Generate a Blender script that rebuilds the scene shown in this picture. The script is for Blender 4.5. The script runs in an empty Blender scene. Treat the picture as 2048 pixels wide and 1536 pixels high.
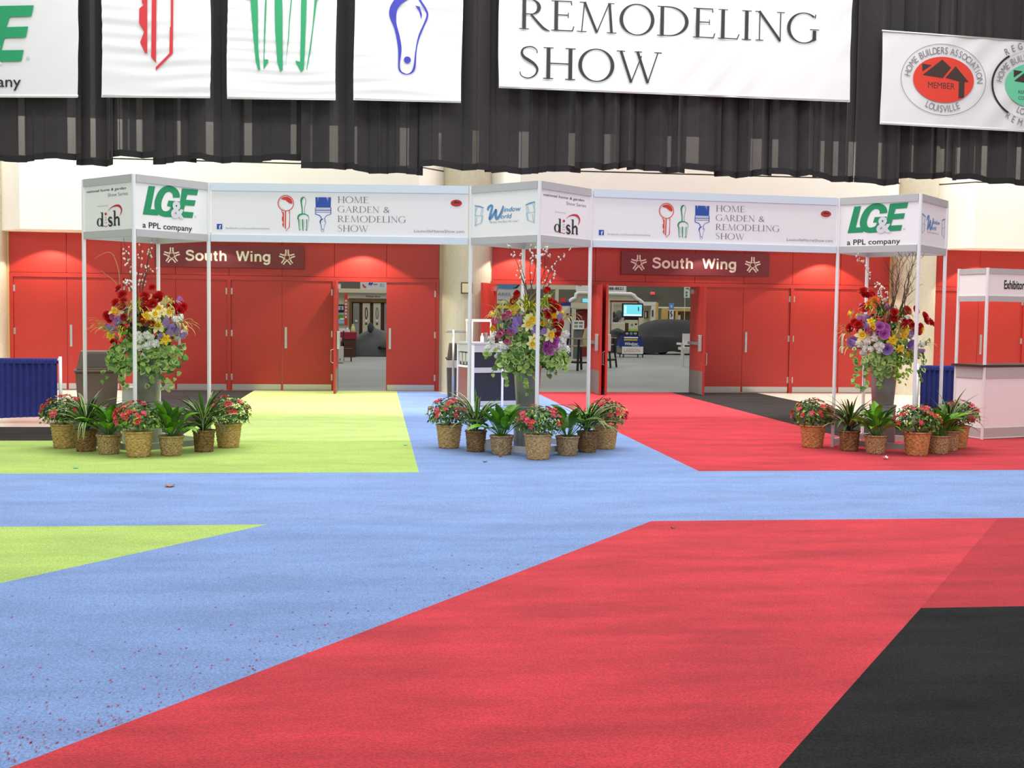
import bpy, math, random
from mathutils import Vector, Matrix, Euler
from mathutils.geometry import tessellate_polygon
S = bpy.context.scene
COL = S.collection
PI = math.pi
RND = random.Random(7)

# ------------------------------------------------------------------ camera
F_PX, PITCH, ROLL, YAW, EYE = 2312.669, 0.0577217, 0.01214275, 0.1177524, 1.58
_fw = Vector((math.sin(YAW)*math.cos(PITCH), math.cos(YAW)*math.cos(PITCH), -math.sin(PITCH)))
_r = Vector((math.cos(YAW), -math.sin(YAW), 0))
_u = _r.cross(_fw)
_r2 = _r*math.cos(ROLL) + _u*math.sin(ROLL)
_u2 = -_r*math.sin(ROLL) + _u*math.cos(ROLL)
cam_d = bpy.data.cameras.new('camera')
cam_d.sensor_fit = 'HORIZONTAL'; cam_d.sensor_width = 36
cam_d.lens = F_PX/2048*36
cam_d.clip_end = 300
cam = bpy.data.objects.new('camera', cam_d); COL.objects.link(cam)
Rm = Matrix(((_r2.x, _u2.x, -_fw.x), (_r2.y, _u2.y, -_fw.y), (_r2.z, _u2.z, -_fw.z)))
cam.matrix_world = Matrix.Translation((0, 0, EYE)) @ Rm.to_4x4()
S.camera = cam

def ray(px, py):
    return _fw + _r2*((px-1024)/F_PX) - _u2*((py-768)/F_PX)
def P(px, py, Y):
    d = ray(px, py); t = Y/d.y
    return Vector((0, 0, EYE)) + d*t
def G(px, py):
    d = ray(px, py); t = -EYE/d.z
    return Vector((0, 0, EYE)) + d*t

# ------------------------------------------------------------------ materials
M = {}
def lin(c):
    return tuple((x/255/12.92) if x/255 <= .04045 else ((x/255+.055)/1.055)**2.4 for x in c)
def mat(name, c, rough=.6, metal=0., var=0., vscale=8., bump=0., bscale=80., spec=.5, c2=None, emit=0., alpha=1., stretch=None, sheen=0.):
    m = bpy.data.materials.new(name); m.use_nodes = True
    nt = m.node_tree; N = nt.nodes; L = nt.links
    b = N['Principled BSDF']
    col = lin(c)+(1,)
    b.inputs['Base Color'].default_value = col
    b.inputs['Roughness'].default_value = rough
    b.inputs['Metallic'].default_value = metal
    b.inputs['Specular IOR Level'].default_value = spec
    if alpha < 1: b.inputs['Alpha'].default_value = alpha
    if sheen: b.inputs['Sheen Weight'].default_value = sheen
    if emit:
        b.inputs['Emission Color'].default_value = col
        b.inputs['Emission Strength'].default_value = emit
    tc = None
    if var or bump or c2:
        tc = N.new('ShaderNodeTexCoord'); src = tc.outputs['Object']
        if stretch:
            mp = N.new('ShaderNodeMapping'); mp.inputs['Scale'].default_value = stretch
            L.new(src, mp.inputs['Vector']); src = mp.outputs['Vector']
    if var or c2:
        n = N.new('ShaderNodeTexNoise'); n.inputs['Scale'].default_value = vscale; n.inputs['Detail'].default_value = 4
        L.new(src, n.inputs['Vector'])
        r = N.new('ShaderNodeValToRGB')
        if c2: a, z = lin(c), lin(c2)
        else:
            a = tuple(min(1, x*(1-var)) for x in lin(c)); z = tuple(min(1, x*(1+var)) for x in lin(c))
        r.color_ramp.elements[0].position = .3; r.color_ramp.elements[1].position = .7
        r.color_ramp.elements[0].color = a+(1,); r.color_ramp.elements[1].color = z+(1,)
        L.new(n.outputs['Fac'], r.inputs['Fac']); L.new(r.outputs['Color'], b.inputs['Base Color'])
    if bump:
        n2 = N.new('ShaderNodeTexNoise'); n2.inputs['Scale'].default_value = bscale; n2.inputs['Detail'].default_value = 3
        L.new(src, n2.inputs['Vector'])
        bp = N.new('ShaderNodeBump'); bp.inputs['Strength'].default_value = bump; bp.inputs['Distance'].default_value = .01
        L.new(n2.outputs['Fac'], bp.inputs['Height']); L.new(bp.outputs['Normal'], b.inputs['Normal'])
    M[name] = m
    return m
def carpet(name, c, var=.1, fine=.2, sheen=.08):
    """cut-pile carpet: broad pile-direction mottling plus fine tufts"""
    m = bpy.data.materials.new(name); m.use_nodes = True
    nt = m.node_tree; N = nt.nodes; L = nt.links; b = N['Principled BSDF']
    b.inputs['Roughness'].default_value = .95; b.inputs['Specular IOR Level'].default_value = .1
    b.inputs['Sheen Weight'].default_value = sheen; b.inputs['Sheen Roughness'].default_value = .6
    tc = N.new('ShaderNodeTexCoord')
    mp = N.new('ShaderNodeMapping'); mp.inputs['Scale'].default_value = (.5, 1.6, 1); L.new(tc.outputs['Object'], mp.inputs['Vector'])
    n1 = N.new('ShaderNodeTexNoise'); n1.inputs['Scale'].default_value = 1.8; n1.inputs['Detail'].default_value = 8; n1.inputs['Roughness'].default_value = .62; L.new(mp.outputs['Vector'], n1.inputs['Vector'])
    n2 = N.new('ShaderNodeTexNoise'); n2.inputs['Scale'].default_value = 95; n2.inputs['Detail'].default_value = 2; L.new(tc.outputs['Object'], n2.inputs['Vector'])
    def ramp(src, v):
        r = N.new('ShaderNodeMapRange'); r.inputs['From Min'].default_value = .36; r.inputs['From Max'].default_value = .64
        r.inputs['To Min'].default_value = 1-v; r.inputs['To Max'].default_value = 1+v
        L.new(src, r.inputs['Value']); return r.outputs['Result']
    mul = N.new('ShaderNodeMath'); mul.operation = 'MULTIPLY'
    L.new(ramp(n1.outputs['Fac'], var), mul.inputs[0]); L.new(ramp(n2.outputs['Fac'], fine), mul.inputs[1])
    vm = N.new('ShaderNodeVectorMath'); vm.operation = 'SCALE'; vm.inputs[0].default_value = lin(c)
    L.new(mul.outputs[0], vm.inputs['Scale']); L.new(vm.outputs['Vector'], b.inputs['Base Color'])
    bp = N.new('ShaderNodeBump'); bp.inputs['Strength'].default_value = .5; bp.inputs['Distance'].default_value = .006
    L.new(n2.outputs['Fac'], bp.inputs['Height']); L.new(bp.outputs['Normal'], b.inputs['Normal'])
    M[name] = m

def drape_ply(m):
    """open weave: thinner where the cloth is one ply, in hanging strips"""
    nt = m.node_tree; N = nt.nodes; L = nt.links; b = N['Principled BSDF']
    tc = N.new('ShaderNodeTexCoord'); mp = N.new('ShaderNodeMapping'); mp.inputs['Scale'].default_value = (1, .001, .001)
    n = N.new('ShaderNodeTexNoise'); n.inputs['Scale'].default_value = 3.4; n.inputs['Detail'].default_value = 1
    r = N.new('ShaderNodeMapRange'); r.inputs['From Min'].default_value = .57; r.inputs['From Max'].default_value = .59
    r.inputs['To Min'].default_value = .996; r.inputs['To Max'].default_value = .89
    L.new(tc.outputs['Object'], mp.inputs['Vector']); L.new(mp.outputs['Vector'], n.inputs['Vector']); L.new(n.outputs['Fac'], r.inputs['Value']); L.new(r.outputs['Result'], b.inputs['Alpha'])
carpet('carpet_blue', (126, 154, 206))
carpet('carpet_blue_front', (122, 151, 204))
carpet('carpet_green', (170, 200, 104))
carpet('carpet_green_pale', (184, 208, 124))
carpet('carpet_red', (196, 50, 63), var=.2)
carpet('carpet_red_dark', (176, 38, 52), var=.2)
carpet('carpet_black_flare', (52, 49, 48), var=.2, fine=.3, sheen=0)  # far black carpet, camera flare put into its colour as grey
carpet('carpet_black', (38, 39, 40), var=.25, fine=.3, sheen=0)
mat('lobby_floor', (236, 222, 206), .25, var=.03, vscale=3)
mat('concrete', (150, 154, 150), .45, var=.16, vscale=.35, c2=None)
mat('red_paint', (184, 50, 41), .42, var=.03, vscale=2, bump=.05, bscale=60)
mat('red_dark', (60, 14, 14), .6)
mat('column_concrete', (202, 196, 174), .8, var=.05, vscale=18, bump=.15, bscale=90)
mat('plaster', (244, 241, 230), .8, var=.015, vscale=2)
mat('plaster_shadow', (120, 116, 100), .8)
mat('dark_wall', (58, 56, 54), .9)
mat('tan_trim', (196, 170, 118), .6)
mat('drape_black', (42, 39, 43), .9, var=.12, vscale=14, bump=.2, bscale=220, sheen=.1)
drape_ply(M['drape_black'])
mat('drape_hem', (34, 33, 37), .95, bump=.2, bscale=220)
mat('banner_vinyl', (222, 224, 229), .55, spec=.3)
mat('alu', (246, 247, 250), .35, metal=.12)
mat('alu_band', (198, 199, 200), .5, metal=.2)
mat('alu_band_reflect', (222, 235, 247), .4, metal=.1)  # bluish white reflection on the header rails, painted into the base colour
mat('panel_white', (250, 249, 250), .5)
mat('panel_inner', (214, 212, 206), .6)
mat('ink_black', (34, 32, 38), .6)
mat('ink_grey', (120, 118, 126), .6)
mat('ink_lgrey', (168, 168, 174), .6)
mat('ink_red', (218, 62, 46), .6)
mat('ink_crimson', (196, 46, 56), .6)
mat('ink_pink', (230, 168, 160), .6)
mat('ink_green', (30, 150, 100), .6)
mat('ink_blue', (40, 84, 176), .6)
mat('ink_navy', (48, 52, 170), .6)
mat('ink_sky', (96, 150, 200), .6)
mat('ink_pale', (176, 206, 226), .6)
mat('ink_mint', (104, 200, 160), .6)
mat('ink_white', (244, 244, 244), .6)
mat('ink_roof', (62, 44, 42), .6)
mat('sign_cream', (246, 240, 226), .6)
mat('sign_maroon', (122, 42, 52), .5)
mat('steel', (196, 196, 192), .35, metal=.8)
mat('steel_dull', (150, 150, 146), .5, metal=.5)
mat('navy_drape', (30, 42, 122), .85, var=.15, vscale=20, bump=.3, bscale=120, sheen=.1)
mat('bin_brown', (84, 70, 58), .6)
mat('bin_liner', (196, 190, 180), .5)
mat('bin_dark', (58, 49, 42), .6)
mat('cart_black', (34, 36, 48), .55)
mat('cart_red', (150, 92, 92), .35)
mat('wicker_tan', (150, 106, 50), .7, c2=(232, 198, 134), vscale=34, stretch=(1, 1, 2.6), bump=.4, bscale=70)
mat('wicker_mid', (112, 80, 46), .7, c2=(220, 190, 140), vscale=40, stretch=(1.4, 1.4, 2.0), bump=.4, bscale=80)
mat('wicker_dark', (58, 40, 24), .7, c2=(180, 140, 86), vscale=36, stretch=(1, 1, 2.6), bump=.4, bscale=70)
mat('wicker_orange', (146, 90, 38), .7, c2=(234, 182, 118), vscale=34, stretch=(1, 1, 2.6), bump=.4, bscale=70)
mat('moss', (118, 112, 86), .95, var=.35, vscale=60, bump=.8, bscale=120)
mat('leaf_dark', (36, 66, 24), .5, var=.3, vscale=14)
mat('leaf_mid', (72, 118, 34), .5, var=.25, vscale=14)
mat('leaf_bright', (104, 168, 34), .4, var=.2, vscale=10)
mat('ivy_green', (112, 152, 66), .5, var=.2, vscale=14)
mat('ivy_dark', (72, 112, 44), .5, var=.2, vscale=14)
mat('ivy_pale', (156, 188, 96), .5, var=.15, vscale=14)
mat('leaf_lime', (168, 196, 62), .5, var=.2, vscale=14)
mat('leaf_cream', (206, 218, 150), .5, var=.1, vscale=14)
mat('leaf_grass', (186, 190, 60), .55, var=.25, vscale=14)
mat('leaf_straw', (206, 196, 120), .6, var=.15, vscale=14)
mat('azalea_pink', (222, 66, 92), .55, var=.2, vscale=20)
mat('azalea_red', (214, 56, 54), .55, var=.2, vscale=20)
mat('flower_red', (196, 24, 26), .5, var=.2, vscale=20)
mat('flower_white', (238, 240, 230), .6)
mat('flower_cream', (246, 240, 176), .6)
mat('flower_yellow', (242, 208, 36), .55)
mat('flower_purple', (172, 138, 206), .6, var=.15, vscale=20)
mat('flower_magenta', (206, 116, 196), .6, var=.15, vscale=20)
mat('flower_pink', (222, 120, 156), .6, var=.12, vscale=20)
mat('flower_orange', (232, 120, 40), .6)
mat('twig', (96, 70, 54), .8)
mat('twig_tan', (190, 160, 104), .8)
mat('bud', (244, 236, 230), .7)
mat('zinc', (152, 150, 146), .42, metal=.55, var=.2, vscale=5)
mat('zinc_light', (160, 164, 166), .4, metal=.5, var=.1, vscale=5)
mat('cover_grey', (100, 104, 104), .85, var=.12, vscale=3)
mat('cover_black', (54, 56, 58), .75)
mat('wood_dark', (74, 44, 30), .5)
mat('wood_brown', (112, 82, 44), .6, var=.15, vscale=3)
mat('wood_pale', (190, 176, 138), .6)
mat('wood_honey', (204, 172, 96), .6, var=.08, vscale=3)
mat('siding_cream', (226, 220, 186), .7)
mat('booth_beige', (206, 200, 172), .8)
mat('booth_white', (232, 230, 220), .7)
mat('booth_maroon', (130, 30, 42), .7, var=.1, vscale=5)
mat('cloth_maroon', (150, 30, 52), .8)
mat('cloth_white', (236, 236, 232), .7)
mat('hall_wall', (112, 110, 96), .9, var=.06, vscale=2)
mat('hall_beam', (96, 96, 84), .9)
mat('hall_cream', (206, 200, 176), .9)
mat('screen_cyan', (110, 210, 226), .4, emit=.75)
mat('screen_white', (240, 248, 250), .4, emit=.7)
mat('screen_dark', (30, 60, 90), .4, emit=.3)
mat('exit_red', (235, 50, 60), .4, emit=.8)
mat('black_plastic', (24, 24, 28), .45)
mat('kiosk_blue', (30, 52, 130), .5)
mat('door_glass', (150, 156, 148), .3)
mat('leaf_brown', (176, 128, 84), .8)
mat('paper', (240, 240, 244), .7)
mat('cyan_paper', (120, 200, 210), .7)
mat('lint_red', (190, 40, 60), .9)
mat('frame_dark', (52, 44, 34), .5)
mat('certificate', (222, 212, 170), .6)
mat('lamp_glow', (255, 250, 236), .4, emit=3.)

# ------------------------------------------------------------------ mesh builder
class Fr:
    """flat drawing frame: 2-D (x right, y up) to 3-D"""
    def __init__(s, o, u=(1, 0, 0), v=(0, 0, 1)):
        s.o = Vector(o); s.u = Vector(u).normalized(); s.v = Vector(v).normalized(); s.n = s.u.cross(s.v)
    def p(s, x, y, off=0.): return s.o + s.u*x + s.v*y + s.n*off
class MB:
    def __init__(s): s.v = []; s.f = []; s.m = []; s.mats = []; s.k = 0
    def lift(s):
        """each mark lies a hair above the one before it"""
        s.k += 1; return .00022*s.k if s.k < 14 else .00022*(s.k % 14)
    def mi(s, m):
        if m not in s.mats: s.mats.append(m)
        return s.mats.index(m)
    def face(s, pts, m):
        i = len(s.v); s.v += [tuple(p) for p in pts]; s.f.append(tuple(range(i, i+len(pts)))); s.m.append(s.mi(m))
    def add(s, vs, fs, m):
        i = len(s.v); s.v += [tuple(p) for p in vs]; k = s.mi(m)
        for f in fs: s.f.append(tuple(a+i for a in f)); s.m.append(k)
    def box(s, x0, y0, z0, x1, y1, z1, m, mx=None):
        vs = [Vector((x, y, z)) for z in (z0, z1) for y in (y0, y1) for x in (x0, x1)]
        if mx is not None: vs = [mx @ a for a in vs]
        s.add(vs, [(0, 2, 3, 1), (4, 5, 7, 6), (0, 1, 5, 4), (2, 6, 7, 3), (0, 4, 6, 2), (1, 3, 7, 5)], m)
    def bar(s, a, b, w, h, m, up=(0, 0, 1)):
        a = Vector(a); b = Vector(b); d = (b-a).normalized(); up = Vector(up)
        if abs(d.dot(up)) > .98: up = Vector((0, 1, 0))
        r = d.cross(up).normalized(); u = r.cross(d)
        vs = [p + r*sx*w/2 + u*sy*h/2 for p in (a, b) for sx, sy in ((-1, -1), (1, -1), (1, 1), (-1, 1))]
        s.add(vs, [(3, 2, 1, 0), (4, 5, 6, 7), (0, 1, 5, 4), (1, 2, 6, 5), (2, 3, 7, 6), (3, 0, 4, 7)], m)
    def tube(s, pts, r, m, n=6, caps=True):
        pts = [Vector(p) for p in pts]; rs = r if isinstance(r, (list, tuple)) else [r]*len(pts)
        vs = []; fs = []
        for i, p in enumerate(pts):
            d = (pts[min(i+1, len(pts)-1)]-pts[max(i-1, 0)]).normalized()
            up = Vector((0, 0, 1)) if abs(d.z) < .95 else Vector((1, 0, 0))
            a = d.cross(up).normalized(); b = a.cross(d)
            vs += [p + (a*math.cos(2*PI*k/n)+b*math.sin(2*PI*k/n))*rs[i] for k in range(n)]
        for i in range(len(pts)-1):
            for k in range(n):
                fs.append((i*n+k, i*n+(k+1) % n, (i+1)*n+(k+1) % n, (i+1)*n+k))
        if caps: fs += [tuple(range(n))[::-1], tuple(range((len(pts)-1)*n, len(pts)*n))]
        s.add(vs, fs, m)
    def lathe(s, prof, m, n=32, c=(0, 0, 0), fn=None, caps=True):
        vs = []; fs = []
        for i, (r, z) in enumerate(prof):
            for k in range(n):
                a = 2*PI*k/n; rr = r + (fn(i, k, a, z) if fn else 0)
                vs.append((c[0]+rr*math.cos(a), c[1]+rr*math.sin(a), c[2]+z))
        for i in range(len(prof)-1):
            for k in range(n): fs.append((i*n+k, i*n+(k+1) % n, (i+1)*n+(k+1) % n, (i+1)*n+k))
        if caps: fs += [tuple(range(n))[::-1], tuple(range((len(prof)-1)*n, len(prof)*n))]
        s.add(vs, fs, m)
    def ball(s, c, r, m, nu=8, nv=5, sc=(1, 1, 1)):
        c = Vector(c); vs = [c+Vector((0, 0, -r*sc[2]))]; fs = []
        for j in range(1, nv):
            t = -PI/2+PI*j/nv
            for k in range(nu):
                a = 2*PI*k/nu
                vs.append(c+Vector((r*sc[0]*math.cos(t)*math.cos(a), r*sc[1]*math.cos(t)*math.sin(a), r*sc[2]*math.sin(t))))
        vs.append(c+Vector((0, 0, r*sc[2])))
        for k in range(nu):
            fs.append((0, 1+(k+1) % nu, 1+k)); fs.append((len(vs)-1, 1+(nv-2)*nu+k, 1+(nv-2)*nu+(k+1) % nu))
        for j in range(nv-2):
            for k in range(nu): fs.append((1+j*nu+k, 1+j*nu+(k+1) % nu, 1+(j+1)*nu+(k+1) % nu, 1+(j+1)*nu+k))
        s.add(vs, fs, m)
    def grid(s, fn, nu, nv, m):
        vs = [fn(i/nu, j/nv) for j in range(nv+1) for i in range(nu+1)]
        fs = [(j*(nu+1)+i, j*(nu+1)+i+1, (j+1)*(nu+1)+i+1, (j+1)*(nu+1)+i) for j in range(nv) for i in range(nu)]
        s.add(vs, fs, m)
    def prism(s, plan, z0, z1, m):
        n = len(plan)
        vs = [(x, y, z0) for x, y in plan]+[(x, y, z1) for x, y in plan]
        fs = [tuple(range(n))[::-1], tuple(range(n, 2*n))]+[(i, (i+1) % n, n+(i+1) % n, n+i) for i in range(n)]
        s.add(vs, fs, m)
    # ---- flat drawing
    def poly(s, fr, loops, m, off=.003):
        if not isinstance(loops[0][0], (tuple, list)): loops = [loops]
        off += s.lift(); L3 = [[Vector((a[0], a[1], 0)) for a in l] for l in loops]
        fs = tessellate_polygon(L3); flat = [a for l in loops for a in l]
        out = []
        for f in fs:
            a, b, c = (flat[i] for i in f)
            if (b[0]-a[0])*(c[1]-a[1])-(b[1]-a[1])*(c[0]-a[0]) < 0: f = f[::-1]
            out.append(tuple(f))
        s.add([fr.p(a[0], a[1], off) for a in flat], out, m)
    def stroke(s, fr, pts, w, m, off=.003, closed=False):
        off += s.lift(); n = len(pts); ws = w if isinstance(w, (list, tuple)) else [w]*n
        lf = []; rt = []
        for i in range(n):
            if closed: a, b = pts[i-1], pts[(i+1) % n]
            else: a, b = pts[max(i-1, 0)], pts[min(i+1, n-1)]
            dx, dy = b[0]-a[0], b[1]-a[1]; l = math.hypot(dx, dy) or 1
            nx, ny = -dy/l*ws[i]/2, dx/l*ws[i]/2
            lf.append((pts[i][0]+nx, pts[i][1]+ny)); rt.append((pts[i][0]-nx, pts[i][1]-ny))
        rng = range(n if closed else n-1)
        for i in rng:
            j = (i+1) % n
            s.face([fr.p(*rt[i], off), fr.p(*rt[j], off), fr.p(*lf[j], off), fr.p(*lf[i], off)], m)
    def ell(s, fr, cx, cy, rx, ry, m, off=.003, n=36, inner=None):
        o = [(cx+rx*math.cos(2*PI*k/n), cy+ry*math.sin(2*PI*k/n)) for k in range(n)]
        if inner:
            off += s.lift(); ix, iy = inner
            i_ = [(cx+ix*math.cos(2*PI*k/n), cy+iy*math.sin(2*PI*k/n)) for k in range(n)]
            for k in range(n):
                j = (k+1) % n
                s.face([fr.p(*i_[k], off), fr.p(*o[k], off), fr.p(*o[j], off), fr.p(*i_[j], off)], m)
        else: s.poly(fr, o, m, off)
    def rect(s, fr, x0, y0, x1, y1, m, off=.003):
        off += s.lift()
        s.face([fr.p(x0, y0, off), fr.p(x1, y0, off), fr.p(x1, y1, off), fr.p(x0, y1, off)], m)
    def text(s, fr, st, x, y, h, m, w=None, bold=0., shear=0., align='L', off=.003, rot=0., xs=1.):
        vs, fs, W = text_mesh(st, bold)
        k = h/CAP; kx = k*xs if w is None else w/W
        dx = {'L': 0, 'C': -W*kx/2, 'R': -W*kx}[align]
        c, sn = math.cos(rot), math.sin(rot); out = []
        for a, b in vs:
            X = a*kx+dx+shear*b*k; Y = b*k
            out.append(fr.p(x+X*c-Y*sn, y+X*sn+Y*c, off))
        s.add(out, fs, m)
    def build(s, name, parent=None, smooth=False, bevel=0.):
        me = bpy.data.meshes.new(name); me.from_pydata(s.v, [], s.f)
        for m in s.mats: me.materials.append(M[m])
        me.polygons.foreach_set('material_index', s.m)
        if smooth: me.polygons.foreach_set('use_smooth', [True]*len(s.f))
        me.update()
        return link(name, me, parent, bevel)
def link(name, me, parent=None, bevel=0.):
    o = bpy.data.objects.new(name, me); COL.objects.link(o)
    if parent is not None: o.parent = parent
    if bevel:
        b = o.modifiers.new('bevel', 'BEVEL'); b.width = bevel; b.segments = 2; b.limit_method = 'ANGLE'
    return o
_tc = {}
def text_mesh(st, bold):
    k = (st, bold)
    if k not in _tc:
        cu = bpy.data.curves.new('lettering', 'FONT'); cu.body = st; cu.size = 1; cu.offset = bold; cu.resolution_u = 3
        ob = bpy.data.objects.new('lettering', cu)
        me = ob.to_mesh()
        vs = [(v.co.x, v.co.y) for v in me.vertices]; fs = []
        for p in me.polygons:
            f = tuple(p.vertices); a = 0
            for i in range(len(f)):
                x0, y0 = vs[f[i]]; x1, y1 = vs[f[(i+1) % len(f)]]; a += x0*y1-x1*y0
            fs.append(f if a > 0 else f[::-1])
        x0 = min(v[0] for v in vs); x1 = max(v[0] for v in vs)
        vs = [(a-x0, b) for a, b in vs]
        ob.to_mesh_clear(); bpy.data.objects.remove(ob); bpy.data.curves.remove(cu)
        _tc[k] = (vs, fs, x1-x0)
    return _tc[k]
CAP = 1.
CAP = max(v[1] for v in text_mesh('H', 0)[0])

def thing(name, label, cat, loc=(0, 0, 0), rz=0., group=None):
    o = bpy.data.objects.new(name, None); COL.objects.link(o)
    o.empty_display_size = .1
    o.location = loc; o.rotation_euler = (0, 0, rz)
    return tag(o, label, cat, group)
def tag(o, label, cat, group=None, kind=None):
    o['label'] = label; o['category'] = cat
    if group: o['group'] = group
    if kind: o['kind'] = kind
    return o
def struct(o, label, cat): return tag(o, label, cat, None, 'structure')

# serif capitals drawn from strokes (cap height 1)
TH, TN, SF = .088, .036, .03
def _se(x, y, w=.24): return ('p', [(x-w/2, y-SF/2+(.015 if y < .5 else -.015)), (x+w/2, y-SF/2+(.015 if y < .5 else -.015)), (x+w/2, y+SF/2+(.015 if y < .5 else -.015)), (x-w/2, y+SF/2+(.015 if y < .5 else -.015))])
def _st(x, w=TH): return ('p', [(x-w/2, 0), (x+w/2, 0), (x+w/2, 1), (x-w/2, 1)])
def _ln(x0, y0, x1, y1, w): return ('s', [(x0, y0), (x1, y1)], w)
def _arc(cx, cy, rx, ry, ix, iy, a0, a1, dx=0., n=22):
    o = [(cx+rx*math.cos(math.radians(a0+(a1-a0)*k/n)), cy+ry*math.sin(math.radians(a0+(a1-a0)*k/n))) for k in range(n+1)]
    i = [(cx+dx+ix*math.cos(math.radians(a0+(a1-a0)*k/n)), cy+iy*math.sin(math.radians(a0+(a1-a0)*k/n))) for k in range(n+1)]
    return ('b', o, i)
GL = {
 'H': (.80, [_st(.14), _st(.66), _ln(.14, .5, .66, .5, TN), _se(.14, 0), _se(.14, 1), _se(.66, 0), _se(.66, 1)]),
 'O': (.90, [_arc(.45, .5, .43, .53, .345, .495, 0, 360, n=40)]),
 'M': (1.0, [_ln(.13, 0, .19, 1, TN), _ln(.19, 1, .5, .0, TH), _ln(.5, 0, .79, 1, TN), _ln(.80, 1, .86, 0, TH), _se(.13, 0), _se(.86, 0), _se(.15, 1, .16), _se(.84, 1, .16)]),
 'E': (.60, [_st(.14), _ln(.14, .982, .5, .982, TN), _ln(.14, .53, .43, .53, TN), _ln(.14, .018, .54, .018, TN), _ln(.5, 1, .51, .86, TN), _ln(.43, .62, .43, .44, .03), _ln(.53, 0, .57, .17, TN), _se(.12, 0, .2), _se(.12, 1, .2)]),
 'G': (.86, [_arc(.45, .5, .43, .53, .345, .495, 48, 318), ('p', [(.68, .06), (.77, .1), (.77, .43), (.68, .43)]), _se(.725, .44, .24), _ln(.735, .84, .745, .98, TN)]),
 'A': (.80, [_ln(.1, 0, .39, 1, TN), _ln(.38, 1.02, .70, 0, TH), _ln(.2, .36, .58, .36, TN), _se(.1, 0, .2), _se(.70, 0)]),
 'R': (.74, [_st(.14), _arc(.3, .745, .24, .255, .15, .22, -90, 90), _ln(.14, .982, .3, .982, TN), _ln(.14, .508, .3, .508, TN), ('s', [(.3, .5), (.5, .2), (.62, .05), (.76, -.03)], [.07, TH, TH, .02]), _se(.14, 0), _se(.12, 1, .2)]),
 'D': (.86, [_st(.14), _arc(.3, .5, .5, .5, .41, .464, -90, 90), _ln(.14, .982, .3, .982, TN), _ln(.14, .018, .3, .018, TN), _se(.1, 0, .16), _se(.1, 1, .16)]),
 'N': (.80, [_ln(.15, 0, .15, 1, TN), _ln(.68, 0, .68, 1, TN), _ln(.13, 1, .68, .02, TH), _se(.15, 0, .2), _se(.68, 1, .2), _se(.1, 1, .14)]),
 'L': (.56, [_st(.14), _ln(.14, .018, .5, .018, TN), _ln(.5, 0, .55, .18, TN), _se(.12, 0, .2), _se(.14, 1)]),
 'I': (.30, [_st(.15), _se(.15, 0), _se(.15, 1)]),
 'S': (.56, [('s', [(.46, .80), (.45, .9), (.36, .985), (.25, .99), (.14, .93), (.10, .80), (.15, .67), (.28, .56), (.40, .45), (.47, .30), (.43, .13), (.31, .02), (.19, .01), (.09, .08), (.06, .2)], [.03, .03, TN, TN, .05, .075, TH, TH+.01, TH, .075, .05, TN, TN, .03, .03])]),
 'W': (1.10, [_ln(.1, 1, .36, 0, TH), _ln(.36, 0, .60, .86, TN), _ln(.5, 1, .76, 0, TH), _ln(.76, 0, 1.0, 1, TN), _se(.1, 1, .2), _se(.52, 1, .18), _se(1.0, 1, .18)]),
 ' ': (.38, []),
}
def serif(mb, fr, st, x, y, h, m, w=None, off=.003, gap=.03):
    tot = sum((GL[c][0] if c in GL else .8)+gap for c in st)
    kx = h if w is None else w/tot
    for c in st:
        if c not in GL:
            mb.text(fr, c, x+.05*kx, y, h, m, w=.7*kx, bold=-.02, off=off); x += (.8+gap)*kx; continue
        adv, sh = GL[c]
        T = lambda a: (x+a[0]*kx, y+a[1]*h)
        for q in sh:
            if q[0] == 'p': mb.poly(fr, [T(a) for a in q[1]], m, off)
            elif q[0] == 's':
                pp = [T(a) for a in q[1]]; ws = [v*h for v in q[2]] if isinstance(q[2], list) else q[2]*h
                if len(pp) > 2: pp = cr(pp); ws = crw(ws)
                mb.stroke(fr, pp, ws, m, off)
            else:
                o = [T(a) for a in q[1]]; i_ = [T(a) for a in q[2]]
                for k in range(len(o)-1): mb.face([fr.p(*i_[k], off), fr.p(*o[k], off), fr.p(*o[k+1], off), fr.p(*i_[k+1], off)], m)
        x += (adv+gap)*kx

def cr(p, n=4):
    out = []
    for k in range(len(p)-1):
        a, b, c, d = p[max(k-1, 0)], p[k], p[k+1], p[min(k+2, len(p)-1)]
        for j in range(n):
            u = j/n
            out.append(tuple(.5*(2*b[i]+(c[i]-a[i])*u+(2*a[i]-5*b[i]+4*c[i]-d[i])*u*u+(3*b[i]-a[i]-3*c[i]+d[i])*u**3) for i in (0, 1)))
    return out+[p[-1]]
def crw(w, n=4):
    return [w[k]+(w[k+1]-w[k])*j/n for k in range(len(w)-1) for j in range(n)]+[w[-1]]
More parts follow.
